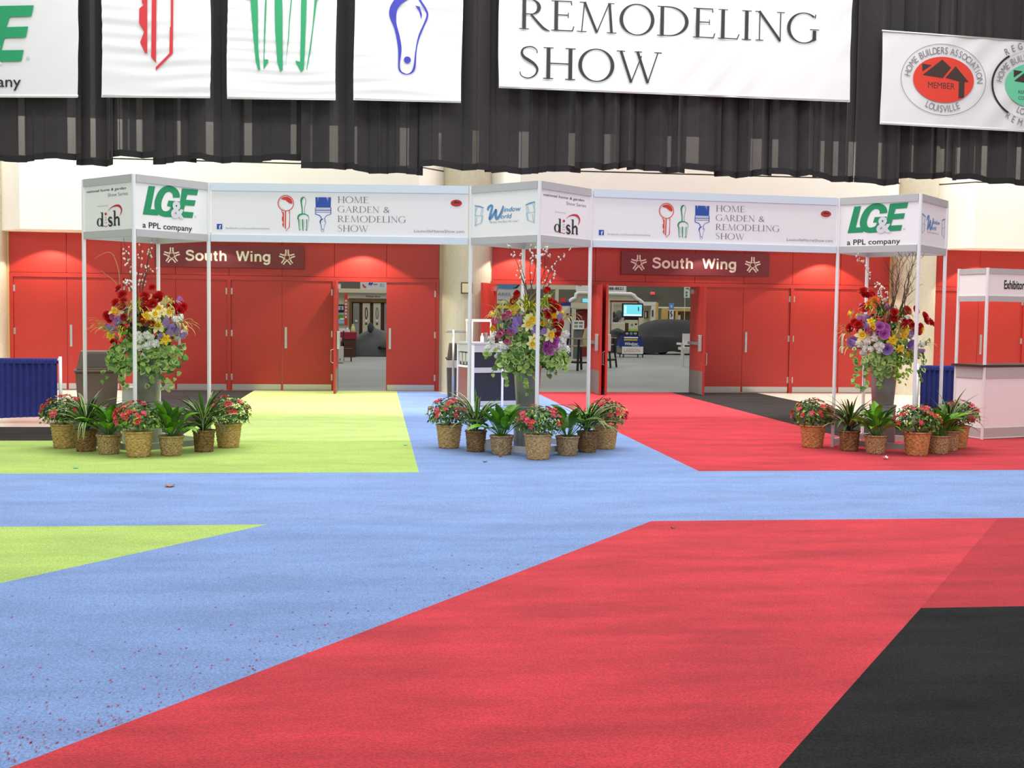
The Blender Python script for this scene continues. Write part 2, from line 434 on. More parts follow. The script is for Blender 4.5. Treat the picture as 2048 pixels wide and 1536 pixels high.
# plain bold lowercase and capitals for the wing signs (x-height .72)
BOLD = {'S': (.70, [([(.58, .74), (.54, .86), (.40, .93), (.24, .92), (.13, .82), (.13, .68), (.24, .59), (.40, .53), (.55, .45), (.60, .30), (.53, .14), (.36, .06), (.20, .08), (.10, .18), (.08, .28)], 1)]),
        'o': (.64, [(None, (.32, .365, .24, .30))]),
        'u': (.62, [([(.12, .73), (.12, .28), (.17, .12), (.29, .07), (.41, .14), (.48, .26)], 1), ([(.50, .73), (.50, 0)], 0)]),
        't': (.40, [([(.18, .93), (.18, .20), (.22, .09), (.34, .08)], 1), ([(.03, .66), (.34, .66)], 0)]),
        'h': (.62, [([(.12, 1), (.12, 0)], 0), ([(.14, .46), (.20, .60), (.32, .66), (.44, .61), (.50, .46), (.50, 0)], 1)]),
        'W': (1.0, [([(.06, 1), (.28, .04)], 0), ([(.28, .04), (.50, .96)], 0), ([(.50, .96), (.72, .04)], 0), ([(.72, .04), (.94, 1)], 0)]),
        'i': (.27, [([(.13, .73), (.13, 0)], 0), ([(.13, 1), (.13, .86)], 0)]),
        'n': (.62, [([(.12, .73), (.12, 0)], 0), ([(.14, .46), (.20, .60), (.32, .66), (.44, .61), (.50, .46), (.50, 0)], 1)]),
        'g': (.64, [(None, (.30, .375, .22, .29)), ([(.51, .73), (.51, .02), (.46, -.14), (.32, -.21), (.18, -.18), (.11, -.08)], 1)]), ' ': (.60, [])}
def boldtext(mb, fr, st, x, y, h, w, m, th=.19, off=.003):
    tot = sum(BOLD[c][0]+.04 for c in st); kx = w/tot
    for c in st:
        adv, sh = BOLD[c]
        for pts, o in sh:
            if pts is None:
                cx, cy, rx, ry = o; t = th/2
                mb.ell(fr, x+cx*kx, y+cy*h, (rx+t*.9)*kx, (ry+t)*h, m, off, 28, ((rx-t*.9)*kx, (ry-t)*h))
            else:
                p = cr(pts, 5) if o else pts
                mb.stroke(fr, [(x+a*kx, y+b*h) for a, b in p], th*h, m, off)
        x += (adv+.04)*kx

# ------------------------------------------------------------------ drawn marks
def circ(cx, cy, rx, ry, a0=0, a1=360, n=24):
    return [(cx+rx*math.cos(math.radians(a0+(a1-a0)*k/n)), cy+ry*math.sin(math.radians(a0+(a1-a0)*k/n))) for k in range(n+1)]
def icon_key(mb, fr, x, y, k, main='ink_red', line=None):
    """x,y is the key tip; k metres per drawing unit"""
    line = line or main
    T = lambda p: [(x+(a-630)*k, y-(b-543)*k) for a, b in p]
    mb.stroke(fr, T(circ(630, 282, 73, 72, n=40)), 7*k, line)
    mb.stroke(fr, T(circ(630, 282, 62, 61, 100, 300, n=24)), 3*k, 'ink_pink')
    mb.poly(fr, T([(585, 238), (610, 224), (650, 222), (680, 240), (692, 268), (690, 286), (668, 284), (645, 268), (625, 252), (600, 250)]), main)
    mb.stroke(fr, T([(604, 348), (593, 352), (593, 364), (603, 368)]), 6*k, line)
    mb.stroke(fr, T([(654, 348), (667, 352), (667, 364), (656, 368)]), 6*k, line)
    mb.poly(fr, T([(597, 365), (612.3, 365), (611.5, 505.5), (606.9, 505.5), (596, 482.4), (605, 459.8), (594.1, 441.6), (594.7, 410.4), (605.5, 401), (600.9, 399.5), (600.1, 388.7)]), main)
    mb.poly(fr, T([(623, 355), (632.7, 355), (630.5, 526), (620, 514)]), main)
    mb.poly(fr, T([(664, 368), (669.4, 368), (667.5, 505.5), (630, 543), (630, 535.5), (660, 505.5), (661.3, 451), (663.2, 447)]), main)
def icon_fork(mb, fr, x, y, k, main='ink_green'):
    """x is the middle tine, y the tine tips"""
    T = lambda p: [(x+(a-768)*k, y-(b-538)*k) for a, b in p]
    B = lambda p: T([(768+(a-185)/5.26, 538+(b-575)/5.26) for a, b in p])
    mb.poly(fr, T([(744, 255), (750, 230), (768, 219), (786, 224), (772, 232), (762, 250), (760, 280), (766, 320), (768, 372), (757, 378), (758, 340), (750, 290)]), main)
    mb.stroke(fr, T([(768, 220), (788, 226), (797, 248), (795, 275), (786, 310), (783, 345), (786, 374)]), 4*k, main)
    mb.poly(fr, T([(716, 430), (719, 398), (735, 380), (757, 374), (786, 374), (812, 386), (824, 405), (820, 405), (800, 388), (770, 384), (745, 392), (732, 408), (728, 430)]), main)
    mb.stroke(fr, T([(812, 386), (824, 404), (826, 430)]), 4*k, main)
    for p in ([(-44, -10), (15, -10), (20, 400), (35, 555), (22, 572), (0, 500), (-20, 300)],
              [(75, 0), (88, 0), (70, 440), (70, 480), (100, 480), (98, 505), (62, 558), (62, 480), (66, 250)],
              [(150, 0), (212, 0), (216, 560), (195, 575), (172, 500), (155, 250)],
              [(280, 0), (290, 0), (272, 180), (266, 300), (235, 560), (258, 300), (265, 170)],
              [(362, 0), (408, 0), (395, 330), (385, 555), (362, 575), (320, 500), (320, 485), (355, 495), (360, 240)],
              [(470, 0), (490, 0), (485, 40), (465, 190), (440, 400), (410, 560), (405, 555), (430, 390), (455, 200)]):
        mb.poly(fr, B(p), main)
def icon_brush(mb, fr, x, y, k, main='ink_blue'):
    """x is the hole centre line, y the handle end"""
    T = lambda p: [(x+(a-925)*k, y-(b-545)*k) for a, b in p]
    B = lambda p: T([(925+(a-1205)/5.17, 545+(b-602)/5.17) for a, b in p])
    mb.poly(fr, T([(858, 222), (878, 222), (881, 270), (884, 222), (960, 222), (963, 250), (966, 222), (970, 222), (974, 275), (978, 222), (1003, 222), (1001, 318), (860, 318)]), main)
    for yy, w in ((332, 3), (345, 7), (362, 4)): mb.stroke(fr, T([(862, yy), (1000, yy)]), w*k, main)
    for xx in (858, 1003): mb.stroke(fr, T([(xx, 318), (xx, 378)]), 6*k, main)
    mb.poly(fr, T([(858, 372), (872, 382), (898, 388), (916, 408), (912, 426), (902, 400), (880, 390), (858, 384)]), main)
    mb.stroke(fr, T([(1003, 375), (985, 385), (962, 392), (946, 412), (944, 428)]), 5*k, main)
    mb.poly(fr, B(cr([(1150, -40), (1110, 0), (1070, 70), (1064, 140), (1108, 250), (1135, 400), (1138, 550), (1165, 590), (1205, 602)])+cr([(1205, 594), (1162, 572), (1150, 520), (1163, 400), (1148, 300), (1120, 190), (1124, 100), (1155, 45), (1230, -5)])+[(1230, -40)]), main)
    mb.poly(fr, B(cr([(1205, 602), (1250, 586), (1275, 540), (1285, 400), (1312, 290), (1374, 140), (1360, 75), (1312, 0), (1290, -40)])+cr([(1276, -40), (1300, 12), (1345, 82), (1358, 140), (1300, 280), (1275, 400), (1260, 530), (1238, 578), (1205, 594)])), main)
    mb.poly(fr, B(circ(1210, 482, 28, 27)[:-1]), main)
    mb.poly(fr, B([(1270, 52), (1305, 58), (1325, 120), (1320, 158), (1300, 95)]), main)
def mark_lge(mb, wb, fr, x, y, k, word=True):
    """three green capitals with a white ampersand; x,y top-left; k metres per unit (915 x 425 units)"""
    T = lambda p: [(x+a*k, y-b*k) for a, b in p]
    g = 'ink_green'
    mb.poly(fr, T([(0, 425), (95, 28), (200, 25), (127, 345), (232, 340), (246, 422)]), g)
    mb.poly(fr, T(cr([(602, 145), (598, 88), (560, 32), (490, 0), (420, -6), (340, 16), (262, 80), (207, 180), (188, 270), (200, 345), (245, 402), (320, 430), (400, 432), (480, 425)])+[(540, 320), (600, 198), (415, 200), (392, 280)]+cr([(455, 282), (430, 330), (380, 352), (330, 348), (302, 312), (298, 250), (320, 180), (360, 112), (410, 80), (455, 82), (485, 108), (490, 152)])), g)
    mb.poly(fr, T([(642, 10), (915, 5), (895, 85), (730, 90), (705, 165), (870, 160), (852, 240), (690, 245), (665, 335), (835, 333), (815, 415), (560, 420), (590, 300)]), g, .0036)
    mb.text(fr, '&', x+448*k, y-430*k, 222*k, 'banner_vinyl', w=226*k, bold=.036, off=.009)
    mb.ell(fr, x+865*k, y-395*k, 14*k, 14*k, 'ink_lgrey', inner=(11*k, 11*k))
    mb.text(fr, 'R', x+865*k, y-402*k, 13*k, 'ink_lgrey', align='C')
    if word: wb.text(fr, 'a PPL company', x-5*k, y-605*k, 78*k, 'ink_black', w=815*k, bold=.008)
def mark_dish(mb, wb, fr, x, y, w, h):
    """panel artwork, x,y lower-left of a w by h area"""
    wb.text(fr, 'national home & garden', x+.05*w, y+.865*h, .055*h, 'ink_black', w=.82*w, shear=.3)
    wb.text(fr, 'Show Series', x+.50*w, y+.735*h, .075*h, 'ink_grey', w=.41*w, bold=-.008)
    wb.text(fr, 'presented by', x+.28*w, y+.53*h, .03*h, 'ink_lgrey', w=.22*w)
    X = lambda a: x+a*w
    Y = lambda b: y+b*h
    # tall condensed letters
    mb.ell(fr, X(.325), Y(.185), .060*w, .095*h, 'ink_black', inner=(.030*w, .082*h))
    mb.rect(fr, X(.365), Y(.09), X(.395), Y(.40), 'ink_black'); mb.rect(fr, X(.345), Y(.385), X(.395), Y(.40), 'ink_black')
    mb.rect(fr, X(.36), Y(.085), X(.415), Y(.10), 'ink_black')
    mb.stroke(fr, [(X(a), Y(b)) for a, b in ((.585, .245), (.565, .272), (.53, .272), (.512, .235), (.53, .195), (.57, .165), (.588, .125), (.565, .092), (.53, .092), (.508, .125))], [.012*w, .02*w, .022*w, .03*w, .034*w, .034*w, .03*w, .022*w, .02*w, .012*w], 'ink_black')
    mb.rect(fr, X(.625), Y(.09), X(.655), Y(.42), 'ink_black'); mb.rect(fr, X(.605), Y(.405), X(.655), Y(.42), 'ink_black')
    mb.stroke(fr, [(X(a), Y(b)) for a, b in ((.65, .22), (.67, .26), (.70, .27), (.722, .24), (.725, .09))], [.015*w, .02*w, .025*w, .03*w, .03*w], 'ink_black')
    mb.rect(fr, X(.608), Y(.085), X(.672), Y(.10), 'ink_black'); mb.rect(fr, X(.705), Y(.085), X(.75), Y(.10), 'ink_black')
    mb.ell(fr, X(.455), Y(.36), .022*w, .03*h, 'ink_crimson')
    for q, (b, a) in enumerate(((.30, .012), (.25, .018), (.19, .028), (.11, .034))):
        mb.stroke(fr, [(X(.455+a*math.cos(math.radians(t))), Y(b)+.03*h*math.sin(math.radians(t))) for t in range(200, 345, 20)], .016*h, ('ink_lgrey', 'ink_lgrey', 'ink_pink', 'ink_crimson')[q])
    o = [(X(a), Y(b)) for a, b in ((.50, .42), (.57, .49), (.66, .525), (.735, .51), (.775, .45), (.775, .38), (.745, .30))]
    mb.stroke(fr, cr(o), crw([.004*h, .02*h, .04*h, .055*h, .05*h, .035*h, .004*h]), 'ink_crimson')
def mark_window(mb, wb, t, fr, x, y, w, h):
    X = lambda a: x+a*w
    Y = lambda b: y+b*h
    mb.stroke(fr, cr([(X(a), Y(b)) for a, b in ((.245, .60), (.255, .66), (.29, .70), (.315, .68), (.30, .58), (.28, .47), (.275, .40), (.31, .45), (.36, .56), (.375, .60), (.37, .50), (.375, .41), (.41, .42), (.46, .55), (.485, .68))]),
              crw([.03*w]*6+[.034*w]*8+[.02*w]), 'ink_sky')
    mb.text(fr, 'indow', X(.49), Y(.545), .10*h, 'ink_sky', w=.25*w, shear=.35, bold=.01)
    mb.text(fr, 'orld', X(.44), Y(.395), .10*h, 'ink_sky', w=.16*w, shear=.35, bold=.01)
    wb.text(fr, '"Simply the Best for Less"', X(.26), Y(.305), .045*h, 'ink_lgrey', w=.46*w, shear=.25)
    for sx, fl in ((.04, 1), (.96, -1)):
        mb = MB()
        q = lambda a, b: (X(sx+fl*a), Y(b))
        for p in ([q(0, .72), q(.14, .66)], [q(.01, .70), q(.01, .26)], [q(.13, .64), q(.10, .32)], [q(0, .50), q(.13, .48)], [q(.0, .26), q(.11, .33)], [q(.04, .70), q(.0, .50)], [q(.11, .64), q(.09, .5)], [q(.04, .46), q(.02, .28)], [q(.13, .48), q(.11, .33)]):
            mb.stroke(fr, p, .016*h, 'ink_pale')
        mb.stroke(fr, [q(0, .72), q(.08, .70), q(.14, .66)], .022*h, 'ink_sky'); mb.build('window_drawing', t)
def mark_show(t, fr, x, y, w, h):
    """long fascia artwork on a w by h field, x,y lower-left"""
    k = .82*h/330
    mb = MB(); icon_key(mb, fr, x+.290*w, y+.09*h, k); mb.build('key_drawing', t)
    mb = MB(); icon_fork(mb, fr, x+.356*w, y+.10*h, k); mb.build('fork_drawing', t)
    mb = MB(); icon_brush(mb, fr, x+.433*w, y+.085*h, k); mb.build('brush_drawing', t); mb = MB()
    for i, st in enumerate(('HOME', 'GARDEN &', 'REMODELING', 'SHOW')):
        serif(mb, fr, st, x+.491*w, y+(.765-.222*i)*h, .145*h, 'ink_grey', w=(.122, .205, .268, .122)[i]*w)
    mb.build('title_lettering', t); mb = MB()
    s = .125*h
    mb.rect(fr, x+.022*w, y+.115*h, x+.022*w+s, y+.115*h+s, 'ink_blue')
    mb.text(fr, 'f', x+.022*w+s*.6, y+.12*h, s*.72, 'ink_white', align='C', bold=.03, off=.005)
    mb.text(fr, 'facebook.com/louisvillehomeshow', x+.056*w, y+.125*h, .045*h, 'ink_lgrey', w=.172*w)
    mb.build('social_icon', t); mb = MB()
    mb.text(fr, 'LouisvilleHomeShow.com', x+.79*w, y+.10*h, .07*h, 'ink_grey', w=.195*w, bold=-.008)
    mb.build('web_lettering', t); mb = MB()
    cx, cy = x+.953*w, y+.79*h
    mb.ell(fr, cx, cy, .025*w, .098*h, 'ink_white'); mb.ell(fr, cx, cy, .022*w, .08*h, 'ink_crimson', off=.004)
    mb.poly(fr, [(cx-.014*w, cy+.0*h), (cx-.004*w, cy+.05*h), (cx+.004*w, cy+.02*h), (cx+.008*w, cy+.035*h), (cx+.016*w, cy)], 'ink_roof', .005); mb.build('oval_emblem', t)
def mark_oval(mb, fr, cx, cy, k, fill, words, partial=False):
    """k metres per unit; outer oval 560 x 415 half-axes"""
    mb.ell(fr, cx, cy, 400*k, 265*k, fill, n=48)
    if partial:
        mb.ell(fr, cx, cy, 560*k, 415*k, 'ink_lgrey', inner=(556*k, 411*k), n=60)
        mb.stroke(fr, [(cx+570*k*math.cos(math.radians(t)), cy+420*k*math.sin(math.radians(t))) for t in range(128, 235, 5)], 24*k, 'ink_black')
        mb.stroke(fr, [(cx+570*k*math.cos(math.radians(t)), cy+420*k*math.sin(math.radians(t))) for t in range(-52, 55, 5)], 24*k, 'ink_black')
    else: mb.ell(fr, cx, cy, 560*k, 415*k, 'ink_grey', inner=(554*k, 409*k), n=60)
    T = lambda p: [(cx+(a-980)*k, cy-(b-735)*k) for a, b in p]
    for p in ([(690, 565), (815, 575), (695, 655)], [(700, 695), (950, 503), (1070, 590), (965, 718)], [(1000, 712), (1130, 570), (1310, 745), (1255, 745), (1255, 930), (1180, 940), (1180, 745)]):
        mb.poly(fr, T(p), 'ink_roof', .005)
    if partial:
        mb.text(fr, 'REMODELER', cx-215*k, cy-105*k, 40*k, 'ink_roof', w=330*k, off=.005)
        mb.text(fr, 'COUNCIL', cx-215*k, cy-175*k, 40*k, 'ink_roof', w=250*k, off=.005)
    else: mb.text(fr, 'MEMBER', cx-205*k, cy-105*k, 70*k, 'ink_roof', w=350*k, off=.005)
    for st, rx, ry, a0, a1, hh, up in words:
        n = len(st)
        # even spacing along the oval
        ts = [math.radians(a0+(a1-a0)*q/200) for q in range(201)]; ac = [0.]
        for q in range(200): ac.append(ac[-1]+math.hypot(rx*(math.cos(ts[q+1])-math.cos(ts[q])), ry*(math.sin(ts[q+1])-math.sin(ts[q]))))
        wd = [.55 if ch in 'I ' else 1.2 if ch in 'MWO' else .95 for ch in st]; cum = [sum(wd[:q])+wd[q]/2 for q in range(n)]
        for i, c in enumerate(st):
            if c == ' ': continue
            goal = ac[-1]*(cum[i]-cum[0])/(cum[-1]-cum[0]); q = min(range(201), key=lambda z: abs(ac[z]-goal)); t = ts[q]
            px, py = cx+rx*k*math.cos(t), cy+ry*k*math.sin(t)
            nx, ny = math.cos(t)/rx, math.sin(t)/ry
            rot = math.atan2(ny, nx)-PI/2 if up else math.atan2(ny, nx)+PI/2
            mb.text(fr, c, px, py, hh*k, 'ink_grey', align='C', rot=rot, xs=.8)
# ------------------------------------------------------------------ placing helpers
_WORLD = set()
_link0 = link
def link(name, me, parent=None, bevel=0.):
    o = _link0(name, me, parent, bevel)
    if parent is not None and parent.name in _WORLD: o.matrix_parent_inverse = parent.matrix_basis.inverted()
    return o
def thingw(name, label, cat, loc=(0, 0, 0), group=None):
    """a thing whose parts are written in room coordinates"""
    o = thing(name, label, cat, loc, 0, group); _WORLD.add(o.name); return o
def on(fr, px, py):
    d = ray(px, py); o = Vector((0, 0, EYE)); t = (fr.o-o).dot(fr.n)/d.dot(fr.n); q = o+d*t-fr.o
    return q.dot(fr.u), q.dot(fr.v)

# ------------------------------------------------------------------ setting
YW = 24.3
mb = MB(); mb.box(-16, -1, -.1, 22, YW+.1, 0, 'lobby_floor'); struct(mb.build('floor'), 'pale cream polished lobby floor around the carpets', 'floor')
mb = MB(); mb.box(-26, YW+.1, -.1, 44, 66, 0, 'concrete'); struct(mb.build('floor_hall'), 'grey concrete floor of the exhibit hall beyond the doors', 'floor')

def bay(name, x0, x1, n, label):
    """one bay of red wall: posts, head and transom panels"""
    p = (x1-x0-.07)/n; b = MB(); out = []
    for i in range(n+1): b.box(x0+i*p, YW-.03, 0, x0+i*p+.07, YW+.12, 2.275, 'red_paint')
    b.box(x0, YW-.03, 2.275, x1, YW+.12, 2.36, 'red_paint')
    b.box(x0, YW+.03, 2.36, x1, YW+.12, 3.2, 'red_dark')
    e = [x0]
    for i in range(n):
        e += [x0+i*p+.035+p/2]; e += [x0+(i+1)*p+.035] if i < n-1 else [x1]
    for a, c in zip(e, e[1:]): b.box(a+.004, YW-.012, 2.366, c-.004, YW+.03, 3.2, 'red_paint')
    struct(b.build(name), label, 'wall')
    for i in range(n): out.append((x0+i*p+.07, x0+(i+1)*p, x0+i*p+.035+p/2))
    return out
LB = bay('wall_left', -7.30, 1.32, 4, 'red painted wall of the left bay with transom panels over the doors')
CB = bay('wall_right', 2.42, 11.18, 4, 'red painted wall of the middle bay with transom panels over the doors')
RB = bay('wall_far_right', 12.15, 16.53, 2, 'red painted wall of the bay behind the information counter')

_dn = 0
def door(hinge, free, label, ang=0., plate=False, inner=False, stop=False):
    global _dn; _dn += 1
    w = abs(free-hinge)-.006; d = 1 if free > hinge else -1
    t = thing('door_%d' % _dn, label, 'door', (hinge+d*.003, YW, 0), -d*math.radians(ang)); t['kind'] = 'structure'
    b = MB(); X = lambda a: a*d
    def bx(q, a0, y0, z0, a1, y1, z1, m): q.box(min(X(a0), X(a1)), y0, z0, max(X(a0), X(a1)), y1, z1, m)
    bx(b, 0, 0, .012, w, .045, 2.27, 'red_paint'); b.build('leaf', t, bevel=.003)
    b = MB(); bx(b, .02, -.002, .02, w-.02, 0, .135, 'steel'); b.build('kick_plate', t)
    for z in (.22, 1.12, 1.98):
        b = MB(); b.tube([(X(.0), -.008, z), (X(.0), -.008, z+.13)], .011, 'steel', 8); bx(b, 0, -.003, z, .03, 0, z+.13, 'steel'); b.build('hinge', t)
    if plate:
        b = MB(); bx(b, w-.10, -.012, .88, w-.05, 0, 1.32, 'steel'); b.build('pull_plate', t, bevel=.004)
        b = MB(); b.tube([(X(w-.075), -.012, 1.05), (X(w-.075), -.03, 1.05)], .018, 'steel', 10); b.build('lock_cylinder', t)
    if inner:
        b = MB(); bx(b, .02, .045, .02, w-.02, .048, .50, 'steel_dull'); b.build('inner_kick_plate', t)
        b = MB(); b.bar((X(.12), .10, 1.08), (X(w-.10), .10, 1.08), .05, .06, 'steel'); b.build('panic_bar', t)
        b = MB(); bx(b, w-.13, .045, .90, w-.06, .13, 1.26, 'steel'); b.build('latch_case', t, bevel=.02)
        b = MB(); b.tube([(X(w-.09), 0, .62), (X(w-.09), -.055, .64), (X(w-.09), -.055, .88), (X(w-.09), 0, .90)], .011, 'steel', 8); b.build('pull_handle', t)
    if stop:
        b = MB(); bx(b, .14, .045, 2.12, .24, .10, 2.22, 'steel'); bx(b, .02, .07, 2.2, .24, .09, 2.225, 'steel'); b.build('door_closer', t)
    return t
ordn = ['first', 'second', 'third', 'fourth']
for i, (a, c, m) in enumerate(LB):
    last = i == 3
    door(a, m, ('red door leaf standing open toward the camera at the left opening' if last else 'closed red door leaf, left half of the %s pair from the left end' % ordn[i]), 91 if last else 0, inner=last, stop=last)
    door(c, m, 'closed red door leaf, right half of the %s' % ('pair whose other leaf stands open by the left opening' if last else '%s pair from the left end' % ordn[i]), 0, plate=True)
for i, (a, c, m) in enumerate(CB):
    if i == 0:
        door(a, m, 'red door leaf swung back in front of the round column', 112, inner=True, stop=True)
        door(c, m, 'open red door leaf edge-on, left one of the back-to-back pair in the middle opening', 90, inner=True)
    elif i == 1:
        door(a, m, 'open red door leaf edge-on, right one of the back-to-back pair in the middle opening', 90, inner=True)
        door(c, m, 'open red door leaf with grey kick plate at the right of the view to the covered car', 90, inner=True, stop=True)
    else:
        s = 'pair right of the open doors' if i == 2 else 'pair behind the right flower tower'
        door(a, m, 'closed red door leaf, left half of the '+s); door(c, m, 'closed red door leaf, right half of the '+s, plate=True)
for i, (a, c, m) in enumerate(RB):
    s = 'pair seen through the information counter' if i == 0 else 'pair at the right picture edge'
    door(a, m, 'closed red door leaf, left half of the '+s); door(c, m, 'closed red door leaf, right half of the '+s, plate=True)

def column(i, x, y, r, label):
    b = MB(); b.lathe([(r, 0), (r, 5.35)], 'column_concrete', 40, (x, y, 0)); struct(b.build('column_%d' % i, smooth=False), label, 'column')
    for f in (): pass
column(1, -7.83, 24.15, .50, 'round beige concrete column at the left end of the doors')
column(2, 1.87, 24.12, .50, 'round beige concrete column between the two door bays')
column(3, 11.66, 24.15, .46, 'round beige concrete column behind the right flower tower')
# white bulkhead over the doors, its front bowed out between the columns
def bulk(i, x0, x1, label):
    b = MB()
    pl = [(x0, YW+.1), (x0, 24.05), (x0+.55, 23.4), (x1-.55, 23.4), (x1, 24.05), (x1, YW+.1)]
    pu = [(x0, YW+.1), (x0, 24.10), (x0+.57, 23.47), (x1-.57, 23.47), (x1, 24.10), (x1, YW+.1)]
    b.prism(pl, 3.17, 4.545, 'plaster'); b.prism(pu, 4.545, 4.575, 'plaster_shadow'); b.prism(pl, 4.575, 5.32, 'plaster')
    struct(b.build('ceiling_bulkhead_%d' % i), label, 'bulkhead')
bulk(1, -7.38, 1.40, 'white bowed bulkhead over the left door bay')
bulk(2, 2.34, 11.24, 'white bowed bulkhead over the middle door bay')
bulk(3, 12.08, 16.9, 'white bowed bulkhead over the far right door bay')
mb = MB(); mb.box(-14, YW+.1, 3.2, 18, YW+.3, 5.32, 'plaster'); mb.box(-14, YW, 5.36, 18, YW+.3, 10.5, 'dark_wall')
mb.box(-14, YW-.2, 0, -8.2, YW+.1, 5.32, 'column_concrete'); mb.box(16.6, YW-.2, 0, 20, YW+.1, 5.32, 'column_concrete')
mb.box(1.3, YW, 0, 2.45, YW+.1, 5.3, 'column_concrete'); mb.box(11.17, YW, 0, 12.16, YW+.1, 5.3, 'column_concrete'); mb.box(-8.25, YW, 0, -7.29, YW+.1, 5.3, 'column_concrete')
mb.box(11.165, YW-.05, 0, 11.21, YW, 3.17, 'tan_trim'); mb.box(-7.345, YW-.05, 0, -7.30, YW, 3.17, 'tan_trim')
struct(mb.build('wall_upper'), 'wall above and between the red door bays', 'wall')
# hall beyond
mb = MB(); mb.box(-26, 66, 0, 44, 66.3, 11, 'hall_wall'); mb.box(-26, 65.8, 4.6, 44, 66, 4.9, 'hall_beam'); mb.box(-26, 65.7, 6.2, 44, 66, 6.6, 'hall_beam')
struct(mb.build('wall_back'), 'dark grey green far wall of the exhibit hall', 'wall')
mb = MB(); mb.box(-26.3, YW+.1, 0, -26, 66.3, 11, 'hall_wall'); struct(mb.build('wall_hall_left'), 'left side wall of the exhibit hall', 'wall')
mb = MB(); mb.box(44, YW+.1, 0, 44.3, 66.3, 11, 'hall_wall'); struct(mb.build('wall_hall_right'), 'right side wall of the exhibit hall', 'wall')

# ------------------------------------------------------------------ south wing signs
def wing_sign(x0, x1, z0, z1, label):
    Y = YW-.09; t = thingw('wall_sign', label, 'sign', ((x0+x1)/2, Y, z0), 'maroon signs over the doors')
    b = MB(); b.box(x0, Y, z0, x1, YW-.012, z1, 'sign_maroon'); b.build('panel', t)
    fr = Fr((x0, Y, z0)); w, h = x1-x0, z1-z0
    b = MB(); boldtext(b, fr, 'South Wing', .205*w, .29*h, .47*h, .575*w, 'sign_cream'); b.build('lettering', t)
    for cx in (.115*w, .885*w):
        b = MB(); cy = .5*h; R = .36*h
        for k in range(5):
            a = PI/2+k*2*PI/5; dx, dy = math.cos(a), math.sin(a); nx, ny = -dy, dx
            for s in (-1, 1):
                o = s*.052*h
                b.stroke(fr, [(cx+dx*R*.46+nx*o, cy+dy*R*.46+ny*o), (cx+dx*R+nx*o, cy+dy*R+ny*o)], .058*h, 'sign_cream')
                a2 = a+s*.46
                b.stroke(fr, [(cx+math.cos(a2)*R*.32, cy+math.sin(a2)*R*.32), (cx+math.cos(a2)*R*.56, cy+math.sin(a2)*R*.56)], .035*h, 'sign_cream')
        b.ell(fr, cx, cy, R*.36, R*.36, 'sign_cream', inner=(R*.29, R*.29), n=20)
        b.build('star_emblem', t)
wing_sign(-4.46, -1.47, 2.52, 2.97, 'maroon sign with white lettering and star emblems over the left bay doors')
wing_sign(5.17, 8.42, 2.52, 3.0, 'maroon sign with white lettering and star emblems over the middle bay doors')
t = thingw('framed_certificate', 'small framed notice hung on the round column between the bays', 'picture frame', (1.70, 23.62, 2.0))
a, c = P(922, 587, 23.60), P(945, 565, 23.60)
mb = MB(); mb.box(a.x, 23.60, a.z, c.x, 23.63, c.z, 'frame_dark'); mb.build('frame', t)
mb = MB(); mb.box(a.x+.02, 23.594, a.z+.02, c.x-.02, 23.60, c.z-.02, 'certificate'); mb.build('paper', t)

# ------------------------------------------------------------------ carpets
def carpet_piece(pts, m, label, h=.008):
    b = MB(); b.prism([tuple(p) for p in pts], 0, h, m); return tag(b.build('carpet'), label, 'carpet', 'coloured carpets laid over the lobby floor')
CX0, CX1 = .44, 3.34
yA, yB = 11.62, 8.74
carpet_piece([(-12, yA), (CX0, yA), (CX0, 14.6), (-12, 14.6)], 'carpet_green', 'lime green carpet strip under the left flower tower')
carpet_piece([(-2.48, 14.6), (CX0, 14.6), (CX0, 24.24), (-2.48, 24.24)], 'carpet_green_pale', 'pale lime carpet aisle running to the left opening')
carpet_piece([(-12, 14.6), (-2.48, 14.6), (-2.48, 24.24), (-4.42, 24.24), (-4.42, 16.35), (-12, 16.35)], 'carpet_black_flare', 'black carpet border behind the left flower tower, greyed by painted flare')
carpet_piece([(CX0, 24.24), (CX0, yA), (-12, yA), (-12, yB), (16, yB), (16, yA), (CX1, yA), (CX1, 24.24), (2.42, 24.24), (2.42, 23.55), (1.32, 23.55), (1.32, 24.24)], 'carpet_blue', 'sky blue carpet crossing the lobby and running up under the middle tower')
carpet_piece([(-.80, yB), (-5.85, 1.9), (-2.83, 1.9), (2.14, yB)], 'carpet_blue_front', 'sky blue carpet band in the foreground between lime wedge and red band')
carpet_piece([(-12, yB), (-12, 1.9), (-5.85, 1.9), (-.80, yB)], 'carpet_green', 'lime green carpet wedge at the left picture edge')
carpet_piece([(CX1, yA), (16, yA), (16, 14.9), (CX1, 14.9)], 'carpet_red', 'bright red carpet strip under the right flower tower')
carpet_piece([(CX1, 14.9), (6.3, 14.9), (6.3, 24.24), (CX1, 24.24)], 'carpet_red', 'bright red carpet aisle running to the middle openings')
carpet_piece([(6.3, 24.24), (6.3, 14.9), (16, 14.9), (16, 16.3), (8.2, 16.3), (8.2, 24.24)], 'carpet_black_flare', 'black carpet border leading to the open doors on the right, greyed by painted flare')
carpet_piece([(2.14, yB), (-2.83, 1.9), (-.02, 1.9), (2.99, 5.98), (5.0, yB)], 'carpet_red', 'large bright red carpet band sweeping across the foreground')
carpet_piece([(5.0, yB), (2.99, 5.98), (16, 5.98), (16, yB)], 'carpet_red_dark', 'deeper red carpet at the right edge above the black corner')
carpet_piece([(2.99, 5.98), (-.02, 1.9), (16, 1.9), (16, 5.98)], 'carpet_black', 'black carpet corner in the right foreground')
